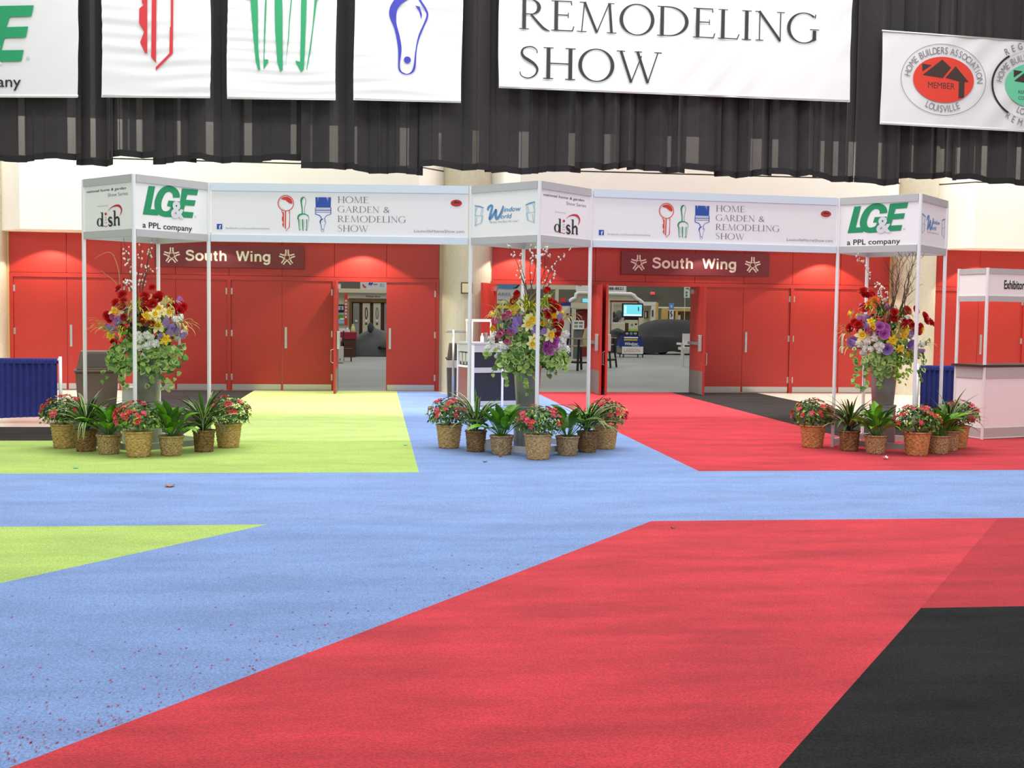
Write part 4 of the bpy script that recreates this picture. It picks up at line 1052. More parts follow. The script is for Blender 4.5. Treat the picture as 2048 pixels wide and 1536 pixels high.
ARR = [
 dict(o=(180, 470, 4.8), fl={'r': [(275, 520), (310, 580), (245, 655), (305, 690), (320, 640), (165, 775), (595, 510), (525, 590), (665, 580), (600, 665), (525, 705), (645, 610), (895, 695), (850, 735), (790, 690), (200, 800)],
      'R': [(335, 805), (330, 885), (530, 845), (590, 860), (500, 815), (540, 640), (250, 1010)], 'D': [(620, 765), (645, 870), (755, 745), (655, 718), (250, 745)], 'Y': [(540, 785), (200, 965), (720, 1000)],
      'P': [(255, 840), (200, 895), (290, 810), (730, 830), (790, 880), (840, 905), (680, 970), (900, 960), (770, 930)], 'W': [(465, 960), (545, 960), (580, 985), (470, 1080), (530, 1070), (590, 1030), (520, 1150), (865, 795), (820, 810), (630, 1040), (560, 1060), (480, 1000)], 'K': [(240, 790), (385, 770)]},
      cl=[(560, 1170, 330, 150, 120, 0), (330, 1180, 170, 150, 55, 0)], st=[[(230, 1080), (170, 1260), (140, 1400)], [(280, 1150), (300, 1400), (380, 1480)], [(700, 1150), (640, 1330), (560, 1490)], [(780, 1150), (800, 1350), (770, 1500)], [(820, 1050), (900, 1110), (890, 1240)], [(430, 1100), (460, 1270)], [(700, 1200), (710, 1420), (690, 1480)]],
      br=[[(430, 560), (390, 300), (320, 25)], [(440, 560), (370, 330), (340, 100)], [(500, 560), (560, 200), (600, 35)], [(500, 550), (545, 350), (580, 120)], [(450, 560), (470, 300), (490, 110)], [(480, 560), (500, 400), (620, 330)], [(420, 560), (370, 480), (340, 450)]],
      tan=[[(300, 560), (250, 250), (170, 165), (40, 228)], [(290, 520), (240, 450), (105, 340)]], budc='bud',
      gr=[(300, 960, 22, .26, 'leaf_lime', 1.), (130, 930, 16, .30, 'leaf_straw', .8), (860, 900, 20, .28, 'leaf_straw', .9), (440, 720, 20, .28, 'leaf_grass', 1.2), (780, 680, 8, .25, 'leaf_straw', .5), (620, 900, 10, .24, 'leaf_grass', 1.)]),
 dict(o=(960, 480, 4.517), fl={'R': [(340, 510), (325, 545), (300, 575), (590, 475), (600, 700), (590, 670), (670, 770), (700, 800), (675, 855), (660, 740)], 'r': [(620, 555), (670, 580), (690, 610), (650, 640)], 'D': [(465, 730), (435, 765), (630, 860), (490, 905), (475, 940)], 'y': [(650, 697), (560, 765), (130, 800)],
      'P': [(350, 720), (320, 740), (270, 815), (300, 805), (495, 810), (705, 705), (580, 820)], 'K': [(230, 700), (275, 680), (200, 850), (280, 840), (265, 915), (155, 740), (215, 825)], 'M': [(605, 945), (665, 920), (635, 990), (660, 965), (600, 975)],
      'W': [(105, 920), (100, 890), (165, 965), (210, 970), (220, 1000), (160, 1050), (70, 975), (715, 940), (745, 900), (790, 990), (715, 1000), (690, 970), (755, 950), (610, 515), (240, 960), (770, 850)]},
      cl=[(420, 1000, 170, 190, 90, 0), (270, 1080, 110, 110, 34, 0), (690, 1080, 110, 80, 34, 0), (330, 900, 90, 110, 24, 0), (540, 1030, 120, 110, 30, 0)], st=[[(150, 1000), (60, 1045), (35, 1040)], [(200, 1050), (150, 1160), (100, 1200)], [(230, 1100), (250, 1240), (240, 1340)], [(400, 1100), (430, 1290), (430, 1390)], [(350, 1150), (360, 1250)], [(700, 1050), (690, 1220)], [(760, 1050), (770, 1190)], [(640, 1050), (600, 1220)], [(500, 1150), (510, 1320)]],
      br=[[(430, 480), (395, 320), (350, 150)], [(430, 480), (330, 200), (255, 30)], [(440, 500), (500, 250), (480, 45)], [(500, 500), (600, 230), (630, 90)], [(500, 480), (560, 150), (600, 70)], [(560, 480), (640, 270), (800, 80)], [(480, 480), (450, 300), (465, 60)], [(590, 480), (650, 350), (690, 290)], [(410, 500), (390, 380), (320, 290)]],
      tan=[], budc='bud', gr=[(440, 620, 54, .30, 'leaf_grass', 1.5), (600, 600, 22, .26, 'leaf_lime', 1.1), (140, 700, 18, .26, 'leaf_straw', .9), (800, 720, 14, .26, 'leaf_straw', .8), (620, 790, 10, .25, 'leaf_straw', 1.), (280, 600, 14, .26, 'leaf_grass', 1.0)]),
 dict(o=(1670, 500, 4.8), fl={'r': [(270, 400), (300, 440), (355, 430), (330, 445), (295, 565), (190, 700), (225, 725), (150, 750), (570, 600), (570, 655), (790, 780), (815, 740), (860, 640), (870, 685), (930, 705), (690, 585), (770, 580), (905, 690)], 'R': [(690, 700), (720, 730), (640, 740), (655, 700), (750, 760)],
      'M': [(430, 735), (480, 750), (470, 805), (400, 775), (440, 760)], 'K': [(310, 790), (375, 800), (340, 770)], 'P': [(305, 730), (740, 790), (725, 815), (180, 890), (800, 970)], 'V': [(720, 905), (500, 950), (175, 880)], 'Y': [(680, 770), (660, 820), (625, 945), (720, 990), (345, 690), (820, 770), (550, 870)], 'D': [(265, 825), (365, 755)],
      'W': [(230, 900), (290, 945), (285, 1005), (355, 1070), (400, 920), (430, 960), (380, 845), (345, 950), (310, 880), (835, 900), (440, 920), (265, 990), (420, 900)], 'O': [(380, 490), (330, 520)]},
      cl=[(470, 1090, 170, 120, 60, 0), (640, 1140, 90, 150, 46, 1), (700, 1000, 120, 90, 26, 0), (600, 930, 200, 120, 26, 0)], st=[[(230, 1040), (185, 1150), (190, 1260), (270, 1370)], [(290, 1050), (270, 1200), (280, 1330)], [(420, 1150), (400, 1320)], [(480, 1150), (470, 1290)], [(700, 1050), (735, 1130)], [(820, 1000), (845, 1170), (800, 1280)], [(200, 950), (165, 1060)], [(860, 880), (920, 890)], [(840, 960), (850, 1060)]],
      br=[[(540, 560), (560, 400), (540, 230), (515, 180)], [(560, 570), (570, 420), (620, 200), (720, 25)], [(640, 560), (680, 300), (740, 150), (740, 20)], [(650, 540), (700, 380), (780, 250)], [(570, 500), (600, 300), (590, 130)], [(560, 480), (610, 350), (620, 130), (660, 60)], [(660, 480), (720, 250), (780, 25)], [(640, 520), (690, 420), (720, 200), (850, 60)], [(660, 560), (690, 450), (760, 380)], [(545, 520), (560, 330), (500, 200)]],
      tan=[], budc='twig', wb=[[(500, 560), (400, 400), (300, 190), (220, 60)], [(470, 560), (430, 440), (420, 320)], [(520, 560), (490, 430), (440, 360)]],
      gr=[(440, 620, 34, .30, 'leaf_mid', 1.3), (640, 640, 14, .28, 'leaf_mid', 1.0), (110, 830, 14, .26, 'leaf_straw', .9), (100, 970, 12, .26, 'leaf_straw', .9), (600, 850, 12, .30, 'leaf_straw', .8), (840, 950, 16, .24, 'leaf_lime', .9), (350, 560, 14, .24, 'leaf_grass', 1.0)]),
]
_b = MB(); _b.ball((0, 0, 0), 1., 'bud', 6, 4, (1, 1, 1.5)); BUD = mesh_of(_b, 'bud')
for i, A in enumerate(ARR):
    X, Y, _, _ = TW[i]; X += (0, -.02, -.06)[i]; r = random.Random(50+i)
    ox, oy, sc = A['o']
    pd = thing('pedestal', 'round zinc pedestal standing inside the '+TN[i], 'pedestal', (X, Y, .009), 0, 'pedestals under the flower vases')
    b = MB(); b.lathe([(.165, 0), (.165, .03), (.158, .035), (.158, .50), (.165, .505), (.165, .53)], 'zinc_light', 32); b.build('drum', pd, smooth=False)
    t = thing('flower_arrangement', ['tall arrangement of red amaryllis, daffodils and trailing ivy in a zinc vase, left tower', 'tall arrangement with yellow grass plume and magenta roses in a zinc vase, middle tower', 'tall arrangement with bare curly twigs and violet roses in a zinc vase, right tower'][i], 'flower arrangement', (X, Y, .539), 0, 'flower arrangements in the towers')
    Z0 = .539
    b = MB(); b.lathe([(.125, 0), (.132, .012), (.150, .25), (.172, .53), (.182, .555), (.176, .56), (.165, .53), (.12, .4)], 'zinc', 36); b.build('vase', t, smooth=True)
    C = Vector((0, 0, .92))
    def at(cx, cy, yl):
        q = P(ox+cx/sc, oy+cy/sc, Y+yl); return Vector((q.x-X, yl, q.z-Z0))
    def dome(cx, cy, jit=.03):
        q = at(cx, cy, -.2); d2 = (q.x/.58)**2+((q.z-C.z)/.52)**2
        yl = -.42*math.sqrt(max(.03, 1-d2))+r.uniform(-jit, jit)
        return at(cx, cy, yl)
    # inner greenery
    b = MB()
    for k in range(420):
        n = Vector((r.gauss(0, 1), r.gauss(0, 1), r.gauss(0, 1))).normalized(); rad = r.uniform(.45, 1)
        p = Vector((n.x*.40*rad, n.y*.34*rad, .86+n.z*.32*rad))
        leaf_at(b, p, n+Vector((r.uniform(-.5, .5), r.uniform(-.5, .5), r.uniform(-.5, .5))), r.uniform(.06, .10), r.uniform(.05, .07), r.choice(['leaf_dark', 'leaf_dark', 'leaf_mid', 'leaf_mid', 'leaf_lime']), r)
    b.build('foliage', t)
    for key, pts in A['fl'].items():
        me, nm, s = FL[key]
        for (cx, cy) in pts:
            p = dome(cx, cy); n = (p-C); n = n.normalized()+Vector((0, -.55, .15))+Vector((r.uniform(-.3, .3), r.uniform(-.2, .2), r.uniform(-.2, .3)))
            if key == 'P': n = n+Vector((0, 0, .6))
            place(me, nm, t, p, n, s*r.uniform(.85, 1.15), r.uniform(0, 6))
    # back of the bouquet so it is round from every side
    for k in range(22):
        a = r.uniform(.2, PI-.2); z = r.uniform(-.2, .35); n = Vector((math.cos(a), math.sin(a), z*1.5)); me, nm, s = FL[r.choice('rDPWWYM')]
        place(me, nm, t, Vector((math.cos(a)*.42, math.sin(a)*.36, .88+z)), n, s, r.uniform(0, 6))
    # ivy
    b = MB()
    def ivy(p, lime=0):
        n = Vector((p.x*1.2+r.uniform(-.5, .5), -1+r.uniform(-.5, .3), r.uniform(-.1, .8))); L = r.uniform(.046, .082)
        if lime: leaf_at(b, p, n, L*.7, L*.6, r.choice(['leaf_lime', 'leaf_lime', 'leaf_bright']), r)
        else: leaf_at(b, p, n, L, L*.95, r.choice(['ivy_green', 'ivy_green', 'ivy_dark', 'ivy_pale']), r, 'leaf_cream' if r.random() < .10 else 'ivy_pale' if r.random() < .42 else None, heart=True)
    for cx, cy, rx, ry, cnt, lime in A['cl']:
        for k in range(int(cnt*2.1)):
            a = r.uniform(0, 2*PI); q = math.sqrt(r.random()); ivy(at(cx+rx*q*math.cos(a), cy+ry*q*math.sin(a), r.uniform(-.38, -.2)), lime)
    for s in A['st']:
        pts = [at(a, c, -.26-.02*k) for k, (a, c) in enumerate(s)]
        b.tube(pts, .003, 'leaf_mid', 4)
        for p0, p1 in zip(pts, pts[1:]):
            m_ = max(2, int((p1-p0).length/.032))
            for k in range(m_): ivy(p0.lerp(p1, (k+r.random())/m_)+Vector((r.uniform(-.035, .035), r.uniform(-.03, 0), r.uniform(-.02, .02))))
    b.build('ivy', t)
    b = MB()
    for cx, cy, cnt, L, m, spread in A['gr']:
        p = dome(cx, cy)*.92+Vector((C.x, C.y, C.z))*.08
        for k in range(cnt):
            a = r.uniform(0, 2*PI); d = Vector((math.cos(a), math.sin(a)*.8-.25, 0)); out = Vector((p.x, p.y-.1, 0))
            dd = d*spread*.6+out*1.6; az = math.atan2(dd.y, dd.x)
            blade(b, p+Vector((r.uniform(-.04, .04), r.uniform(-.04, .04), 0)), az, r.uniform(.5, 1.45), L*r.uniform(.7, 1.2), .014, r.uniform(.8, 2.4), m, n=7, fold=.1)
    b.build('grass_blades', t)
    b = MB(); buds_at = []
    def stick(pts, m, r0, buds, seedy=0):
        yl0 = r.uniform(-.10, .12); W_ = [at(a, c, yl0*(.3+.7*k)) for k, (a, c) in enumerate(pts)]
        # smooth
        sm = []
        for k in range(len(W_)-1):
            for j in range(6):
                u = j/6; p0 = W_[max(k-1, 0)]; p1 = W_[k]; p2 = W_[k+1]; p3 = W_[min(k+2, len(W_)-1)]
                sm.append(.5*((2*p1)+(p2-p0)*u+(2*p0-5*p1+4*p2-p3)*u*u+(3*p1-p0-3*p2+p3)*u**3))
        sm.append(W_[-1]); sm = [sm[0].lerp(Vector((0, 0, .7)), 1.)]+sm
        sm = [p+Vector((r.uniform(-.006, .006), r.uniform(-.006, .006), 0)) for p in sm]
        b.tube(sm, [max(.0015, r0*(1-.75*k/len(sm))) for k in range(len(sm))], m, 5)
        for k in range(4, len(sm)):
            if buds and r.random() < buds:
                for _ in range(r.choice((1, 2, 2))):
                    p = sm[k]+Vector((r.uniform(-.03, .03), r.uniform(-.03, .03), r.uniform(-.03, .03)))
                    buds_at.append((p, r.uniform(.0075, .013)))
            if seedy and r.random() < .5 and k < len(sm)-1:
                e = sm[k]+Vector((r.uniform(-.12, .12), r.uniform(-.08, .08), r.uniform(.08, .22))); b.tube([sm[k], sm[k].lerp(e, .5)+Vector((r.uniform(-.02, .02), 0, 0)), e], .0022, m, 4)
    bare = A['budc'] == 'twig'
    for s in A['br']: stick(s, 'twig', .007, 0 if bare else .6, 1 if bare else 0)
    for s in A.get('wb', []): stick(s, 'twig', .005, 1.)
    for s in A['tan']: stick(s, 'twig_tan', .006, .1)
    b.build('branches', t)
    for p, s in buds_at[:95]: place(BUD, 'white_bud', t, p, (r.uniform(-1, 1), r.uniform(-1, 1), 1), s)

# ------------------------------------------------------------------ lobby furniture
t = thing('white_box', 'tall narrow white box beside the zinc pedestal in the left tower', 'box', (-2.90, 14.18, .009), .1)
mb = MB(); mb.box(-.085, -.085, 0, .085, .085, .66, 'cloth_white'); mb.build('body', t, bevel=.004)
mb = MB(); mb.box(-.09, -.09, .66, .09, .09, .685, 'cloth_white'); mb.build('lid', t, bevel=.003)

def bin_(loc, rz, w, hb, ht, label, liner=False):
    t = thing('trash_bin', label, 'trash bin', loc, rz, 'brown hooded trash bins'); q = w/2
    b = MB(); z0, z1 = 0, hb; k = q*.88
    vs = [(-k, -k, z0), (k, -k, z0), (k, k, z0), (-k, k, z0), (-q, -q, z1), (q, -q, z1), (q, q, z1), (-q, q, z1)]
    b.add(vs, [(3, 2, 1, 0), (4, 5, 6, 7), (0, 1, 5, 4), (1, 2, 6, 5), (2, 3, 7, 6), (3, 0, 4, 7)], 'bin_brown'); b.build('body', t, bevel=.015)
    if liner:
        b = MB(); b.box(-q-.006, -q-.006, hb-.16, q+.006, q+.006, hb-.01, 'bin_liner'); b.build('liner', t, bevel=.01)
    b = MB(); b.box(-q-.02, -q-.02, hb, q+.02, q+.02, hb+.035, 'bin_brown'); b.build('rim', t, bevel=.008)
    b = MB(); z0, z1 = hb+.035, ht; k = q*.93; j = q*.74
    vs = [(-k, -k, z0), (k, -k, z0), (k, k, z0), (-k, k, z0), (-j, -j*.9, z1), (j, -j*.9, z1), (j, j*.9, z1), (-j, j*.9, z1)]
    b.add(vs, [(3, 2, 1, 0), (4, 5, 6, 7), (0, 1, 5, 4), (1, 2, 6, 5), (2, 3, 7, 6), (3, 0, 4, 7)], 'bin_brown'); b.build('hood', t, bevel=.015)
    b = MB(); s = .55; y0 = -k+(k-j*.9)*.16; y1 = -k+(k-j*.9)*.86; za = z0+(z1-z0)*.16; zb = z0+(z1-z0)*.86
    b.face([(-k*s*1.3, y0-.006, za), (k*s*1.3, y0-.006, za), (j*s*1.4, y1-.006, zb), (-j*s*1.4, y1-.006, zb)], 'bin_dark')
    b.face([(-k*s*1.3, y0-.006, za), (-j*s*1.4, y1-.006, zb), (-j*s*1.4, y1+.01, zb), (-k*s*1.3, y0+.01, za)], 'black_plastic'); b.build('swing_flap', t)
    return t
bin_((-4.66, 20.12, 0), math.radians(14), .68, .585, .935, 'brown hooded trash bin behind the left flower tower')
bin_((P(912, 740, 22.7).x, 22.7, 0), 0, .36, .74, 1.06, 'brown trash bin with pale liner before the round column', True)

def barrier(x0, x1, Y, label, end='r'):
    t = thingw('pipe_drape_barrier', label, 'drape barrier', (x0, Y, 0), 'low blue drape barriers'); r = random.Random(int(Y*100))
    for x in ((x1, x0)):
        b = MB(); b.tube([(x, Y, .012), (x, Y, .945)], .024, 'alu', 10); b.build('post', t, smooth=True)
        b = MB(); b.box(x-.16, Y-.16, 0, x+.16, Y+.16, .012, 'steel_dull'); b.build('base_plate', t)
    b = MB(); b.tube([(x0, Y, .90), (x1, Y, .90)], .018, 'alu', 8); b.build('crossbar', t, smooth=True)
    b = MB(); n = int((x1-x0)/.012); W = x1-x0-.06
    def fn(u, v):
        s = u*W; d = .022*math.sin(s*2*PI/.085+math.sin(s*3)*1.2)*(.75 if v > .88 else .6+.4*(1-v))+.018*math.sin(s*5.2)
        z = .075+.015*math.sin(s*2.6)*(1-v)+(.885-.075)*v
        return (x0+.03+s, Y-.045+d, z)
    b.grid(fn, n, 10, 'navy_drape')
    b.grid(lambda u, v: (x0+.03+u*W, Y-.02+.028*math.cos(v*PI)-.012*math.sin(u*W*2*PI/.05)*math.sin(v*PI), .845+.075*math.sin(v*PI)), n, 6, 'navy_drape')
    b.build('drape', t, smooth=True)
    return t
barrier(-7.6, P(121, 780, 17.02).x, 17.02, 'low pleated blue drape barrier at the left picture edge')
barrier(P(1834, 780, 16.9).x, 10.6, 16.9, 'low pleated blue drape barrier behind the right flower tower and counter')

# information counter
ang = math.radians(18); u1 = Vector((math.cos(ang), math.sin(ang), 0)); u2 = Vector((-math.sin(ang), math.cos(ang), 0))
Fp = Vector((8.15, 14.72, 0)); Wc = 1.98; Dc = .50
t = thing('information_counter', 'white and aluminium information counter with lettered header at the right picture edge', 'counter', Fp, ang)
posts = [(0, 0), (0, Dc), (Wc/2, 0), (Wc, 0), (Wc, Dc)]
for (a, c) in posts:
    b = MB(); b.lathe([(.022, .008), (.022, 2.32)], 'alu', 8, (a, c, 0)); b.build('pole', t)
def seg(a, c, nm, z0, z1, th, m, ins=.022):
    b = MB(); a = Vector(a+(0,)); c = Vector(c+(0,)); d = (c-a).normalized(); a = a+d*ins; c = c-d*ins; a.z = c.z = (z0+z1)/2
    b.bar(a, c, th, z1-z0, m); return b.build(nm, t)
SG = [((0, 0), (Wc/2, 0)), ((Wc/2, 0), (Wc, 0)), ((0, Dc), (0, 0)), ((Wc, 0), (Wc, Dc))]
for a, c in SG:
    seg(a, c, 'header_panel', 1.90, 2.28, .008, 'panel_white'); seg(a, c, 'header_rail', 2.24, 2.315, .034, 'alu_band'); seg(a, c, 'header_rail', 1.87, 1.945, .034, 'alu_band')
    seg(a, c, 'counter_panel', .16, .84, .008, 'panel_white'); seg(a, c, 'base_rail', .015, .03, .036, 'alu'); seg(a, c, 'base_band', .03, .16, .030, 'alu_band'); seg(a, c, 'counter_rail', .83, .98, .034, 'alu_band')
mb = MB(); mb.box(-.06, -.03, .985, Wc+.06, Dc+.03, 1.015, 'wood_dark'); mb.build('counter_top', t)
mb = MB(); lam = P(2018, 580, 14.74)
mb.text(Fr((0, -.006, 0)), 'Exhibitor', .30, 2.045, .112, 'ink_black', w=.38, bold=.02); mb.build('lettering', t)

# wheeled display cart
Cc = Vector((1.69, 20.15, 0)); cu = Vector((.955, .296, 0)); rz = math.atan2(cu.y, cu.x); W_, D_, H_ = .86, .70, 1.13
t = thing('display_cart', 'black panelled aluminium display cart behind the middle flower tower', 'display cart', Cc, rz)
for (a, c) in ((0, 0), (W_, 0), (0, D_), (W_, D_), (.56, 0)):
    b = MB(); b.box(a-.02, c-.02, .008, a+.02, c+.02, H_-.02, 'alu'); b.build('post', t)
for z0, z1 in ((H_-.17, H_-.03), (.60, .69), (.02, .10)):
    for a, c in (((0, 0), (W_, 0)), ((0, 0), (0, D_)), ((W_, 0), (W_, D_)), ((0, D_), (W_, D_))):
        if a == (0, 0) and c == (0, D_) and z0 > .5 and z0 < .65: continue
        b = MB(); b.bar((a[0], a[1], (z0+z1)/2), (c[0], c[1], (z0+z1)/2), .034, z1-z0, 'alu_band'); b.build('rail', t)
mb = MB(); mb.box(.0, -.004, .10, W_, .004, .60, 'cart_black'); mb.box(0, -.004, .69, W_, .004, H_-.17, 'cart_black'); mb.build('front_panel', t)
mb = MB(); mb.box(-.004, 0, .10, .004, D_, .70, 'cart_red'); mb.build('side_panel', t)
mb = MB(); mb.box(-.03, -.03, H_-.03, W_+.03, D_+.03, H_, 'alu_band'); mb.build('top', t)
mb = MB(); mb.box(-.01, .02, .68, -.002, D_-.02, .72, 'alu'); mb.box(.0, .0, .70, .06, D_, .71, 'alu'); mb.box(.06, 0, .70, .07, D_, H_-.17, 'cart_black'); mb.build('brochure_rack', t)
for k in range(4):
    b = MB(); y = .06+k*.155; b.box(.0, y, .73, .02, y+.11, .94, 'bin_liner'); p = b.build('pocket', t)
    b = MB(); b.ell(Fr((-.001, y+.055, .75), (0, -1, 0)), 0, 0, .03, .04, 'black_plastic', n=12); b.build('thumb_cutout', p)
def w2(a, c, z): q = Cc+cu*a+Vector((-cu.y, cu.x, 0))*c; return Vector((q.x, q.y, z))
q = w2(.10, .35, H_); t2 = thing('white_rail_frame', 'white tubular rail frame standing on the display cart', 'rail frame', q, rz)
for xx, yy, hh in ((-.06, .05, .40), (0, -.06, .36), (.40, .05, .38)):
    b = MB(); b.tube([(xx, yy, 0), (xx, yy, hh)], .014, 'cloth_white', 8); b.build('upright', t2, smooth=True)
mb = MB(); mb.box(-.08, .02, .36, .42, .07, .41, 'cloth_white'); mb.bar((0, -.06, .34), (-.06, .05, .37), .03, .03, 'cloth_white'); mb.build('top_rail', t2)
q = w2(.22, .12, H_); t2 = thing('bottle', 'white squeeze bottle standing on the display cart', 'bottle', q)
mb = MB(); mb.lathe([(.030, 0), (.032, .02), (.031, .10), (.014, .125), (.014, .13)], 'cloth_white', 16); mb.build('body', t2, smooth=True)
mb = MB(); mb.lathe([(.016, .13), (.016, .15), (.006, .165)], 'cloth_white', 12); mb.build('cap', t2, smooth=True)
q = w2(.31, .2, H_); t2 = thing('card_holder', 'small grey card holder beside the bottle on the display cart', 'card holder', q, rz)
mb = MB(); mb.box(-.045, -.03, 0, .045, .03, .02, 'steel_dull'); mb.box(-.045, 0, .02, .045, .012, .09, 'steel_dull'); mb.build('tray', t2)
q = G(904, 800); t2 = thing('coat_stand', 'thin metal stand with crossbar between bin and display cart', 'stand', (q.x, 21.6, 0), .2)
mb = MB(); mb.tube([(0, 0, .02), (0, 0, 1.33)], .022, 'steel', 10); mb.build('pole', t2, smooth=True)
mb = MB(); mb.tube([(-.16, 0, 1.29), (.30, 0, 1.29)], .012, 'steel_dull', 8); mb.tube([(-.10, .1, 1.31), (.32, .1, 1.31)], .012, 'steel_dull', 8); mb.tube([(0, 0, 1.30), (0, .1, 1.31)], .012, 'steel', 8); mb.build('crossbar', t2, smooth=True)
mb = MB(); mb.lathe([(.15, 0), (.15, .015), (.03, .03)], 'steel_dull', 20); mb.build('base', t2)
# ------------------------------------------------------------------ exhibit hall beyond the doors
def pb(b, x0, y0, x1, y1, Y, d, m, floor=False):
    """box whose front face spans the given view rectangle at distance Y"""
    b.k += 1; Y += .0025*(b.k % 8); a = P(x0, y1, Y); c = P(x1, y0, Y); b.box(min(a.x, c.x), Y, 0 if floor else a.z, max(a.x, c.x), Y+d, c.z, m)
def base(px, Y, py=None):
    q = P(px, 600, Y); return (q.x, Y, 0 if py is None else P(px, py, Y).z)
def one(name, label, cat, loc, parts, group=None):
    t = thingw(name, label, cat, loc, group)
    for nm, fn in parts:
        b = MB(); fn(b); b.build(nm, t)
    return t
# left opening
one('booth_facade', 'cream sided show booth with brown display wall seen through the left opening', 'booth', base(735, 50), [
    ('siding_wall', lambda b: [pb(b, 620, 581+k*12, 820, 592.6+k*12, 50.12+.02*(k % 2), .1, 'siding_cream', k == 10) for k in range(11)]),
    ('cornice', lambda b: (pb(b, 615, 579, 825, 584, 49.7, .5, 'siding_cream'), pb(b, 615, 584, 825, 587, 49.85, .3, 'hall_cream'))),
    ('sign_board', lambda b: (pb(b, 694, 588, 825, 597, 49.95, .1, 'booth_white'), b.text(Fr(P(731, 594.5, 49.94)), 'Window Show', 0, 0, .075, 'ink_black', w=.62, shear=.2))),
    ('brown_frame', lambda b: (pb(b, 698, 598, 825, 604, 49.9, .2, 'wood_brown'), pb(b, 698, 604, 704, 712, 49.9, .2, 'wood_brown', True), pb(b, 704, 602, 825, 712, 50.05, .06, 'wood_dark', True)))])
for k, (a, c, m) in enumerate(((706, 718.5, 'door_glass'), (725, 740, 'booth_beige'), (746.5, 761.5, 'booth_beige'), (768.5, 784, 'door_glass'))):
    lb = ['grey sample door leftmost in the brown booth wall', 'pale sample door with dark oval glass in the brown booth wall', 'pale sample door right of the oval glass one in the brown booth wall', 'grey sample door half hidden by the red door leaf'][k]
    def slab(b): pb(b, a, 606, c, 662, 49.98, .06, m, True)
    def glass(b):
        o = P((a+c)/2, 650, 49.97); f = Fr(o); h = P((a+c)/2, 612, 49.97).z-o.z; w = P(c, 650, 49.97).x-P(a, 650, 49.97).x
        if k in (1, 2): b.ell(f, 0, h*.62, w*.2, h*.32, 'ink_grey' if k == 2 else 'frame_dark', inner=(w*.1, h*.24), n=20); b.ell(f, 0, h*.06, w*.16, h*.05, 'frame_dark', n=12)
        else: b.rect(f, -w*.3, .1*h, w*.3, h, 'steel_dull')
    def knob(b): pb(b, (a+c)/2-2, 640, (a+c)/2+2.5, 643.5, 49.93, .05, 'cloth_white')
    one('sample_door', lb, 'door', base((a+c)/2, 50), [('slab', slab), ('glass', glass), ('tag_card', knob)], 'sample doors in the booth')
def redb(b):
    pb(b, 688.5, 587, 695.5, 651, 48.9, .03, 'ink_red'); pb(b, 690, 600, 694, 636, 48.88, .02, 'cloth_white')
    for k in range(5): pb(b, 690.6, 603+k*6.5, 693.4, 606+k*6.5, 48.86, .02, 'ink_red')
one('banner_stand', 'narrow red and white vertical banner by the cream booth', 'banner', base(692, 49), [('banner', redb), ('pole', lambda b: pb(b, 691.2, 651, 692.8, 706, 48.9, .04, 'steel', True)), ('foot', lambda b: pb(b, 687, 705, 697, 707, 48.7, .4, 'black_plastic', True))])
one('notice_board', 'dark framed picture board on the cream booth left of the red banner', 'picture board', base(681, 50, 640), [('frame', lambda b: pb(b, 674, 609, 688.5, 624, 49.9, .14, 'black_plastic')), ('picture', lambda b: (pb(b, 677, 612, 687, 620, 49.87, .03, 'ink_pale'), pb(b, 680, 613, 684, 620, 49.86, .02, 'ink_grey')))])
one('poster', 'green landscape poster on the cream booth below the dark framed board', 'poster', base(681, 50, 650), [('sheet', lambda b: pb(b, 674.5, 625.5, 688.5, 647, 49.95, .12, 'ink_pale')), ('print', lambda b: (pb(b, 675, 629, 688, 637, 49.93, .03, 'leaf_bright'), pb(b, 680, 636, 688, 640, 49.92, .03, 'ink_white')))])
def hb(b):
    pb(b, 720.5, 556, 800, 578.5, 47, .02, 'banner_vinyl')
def hbm(b):
    f = Fr(P(723, 574, 46.98)); s = P(724, 574, 46.98).x-f.o.x
    b.stroke(f, [(2*s, 5*s), (5*s, 3*s), (4*s, 1.5*s), (9*s, 0)], .06, 'ink_red'); b.stroke(f, [(15*s, 5*s), (17*s, 9*s), (19*s, 5*s), (22*s, 9*s)], .07, 'ink_navy'); b.stroke(f, [(24*s, 6*s), (32*s, 6*s)], .03, 'ink_grey')
    b.stroke(f, [(39*s, 2*s), (39*s, 8*s)], .05, 'ink_mint'); b.stroke(f, [(44*s, 2*s), (44*s, 8*s)], .05, 'ink_pale')
one('overhead_banner', 'white overhead banner with red and blue marks above the cream booth', 'banner', base(747, 47, 580), [('sheet', hb), ('marks', hbm), ('cable', lambda b: [b.tube([P(x, 556, 47), P(x, 556, 47)+Vector((0, 0, 4))], .01, 'steel', 5) for x in (722, 798)])])
one('counter_table', 'table under a maroon cloth covered with leaflets by the left opening', 'table', base(694, 44), [
    ('cloth', lambda b: pb(b, 680, 664.5, 713, 678, 44, .9, 'cloth_maroon')), ('skirt', lambda b: pb(b, 681, 676, 711.5, 716, 44.03, .8, 'wood_dark', True))])
one('leaflet_stack', 'stack of white leaflets lying on the maroon table', 'leaflets', (P(686, 664.5, 44.3).x, 44.3, P(686, 664.5, 44.3).z), [('stack', lambda b: pb(b, 679, 657.5, 690.5, 664.5, 44.2, .3, 'cloth_white'))])
one('brochure_holder', 'slanted white brochure holder on the maroon table', 'brochure holder', (P(695, 664.5, 44.3).x, 44.3, P(695, 664.5, 44.3).z), [('pocket', lambda b: (pb(b, 691, 659, 700, 664.5, 44.25, .05, 'cloth_white'), pb(b, 692.5, 655.5, 697.5, 660, 44.32, .04, 'cloth_white')))])
def vs_(b):
    q = P(706, 664.5, 44.3); b.lathe([(.07, 0), (.085, .05), (.075, .16), (.05, .24), (.055, .27)], 'leaf_cream', 14, q)
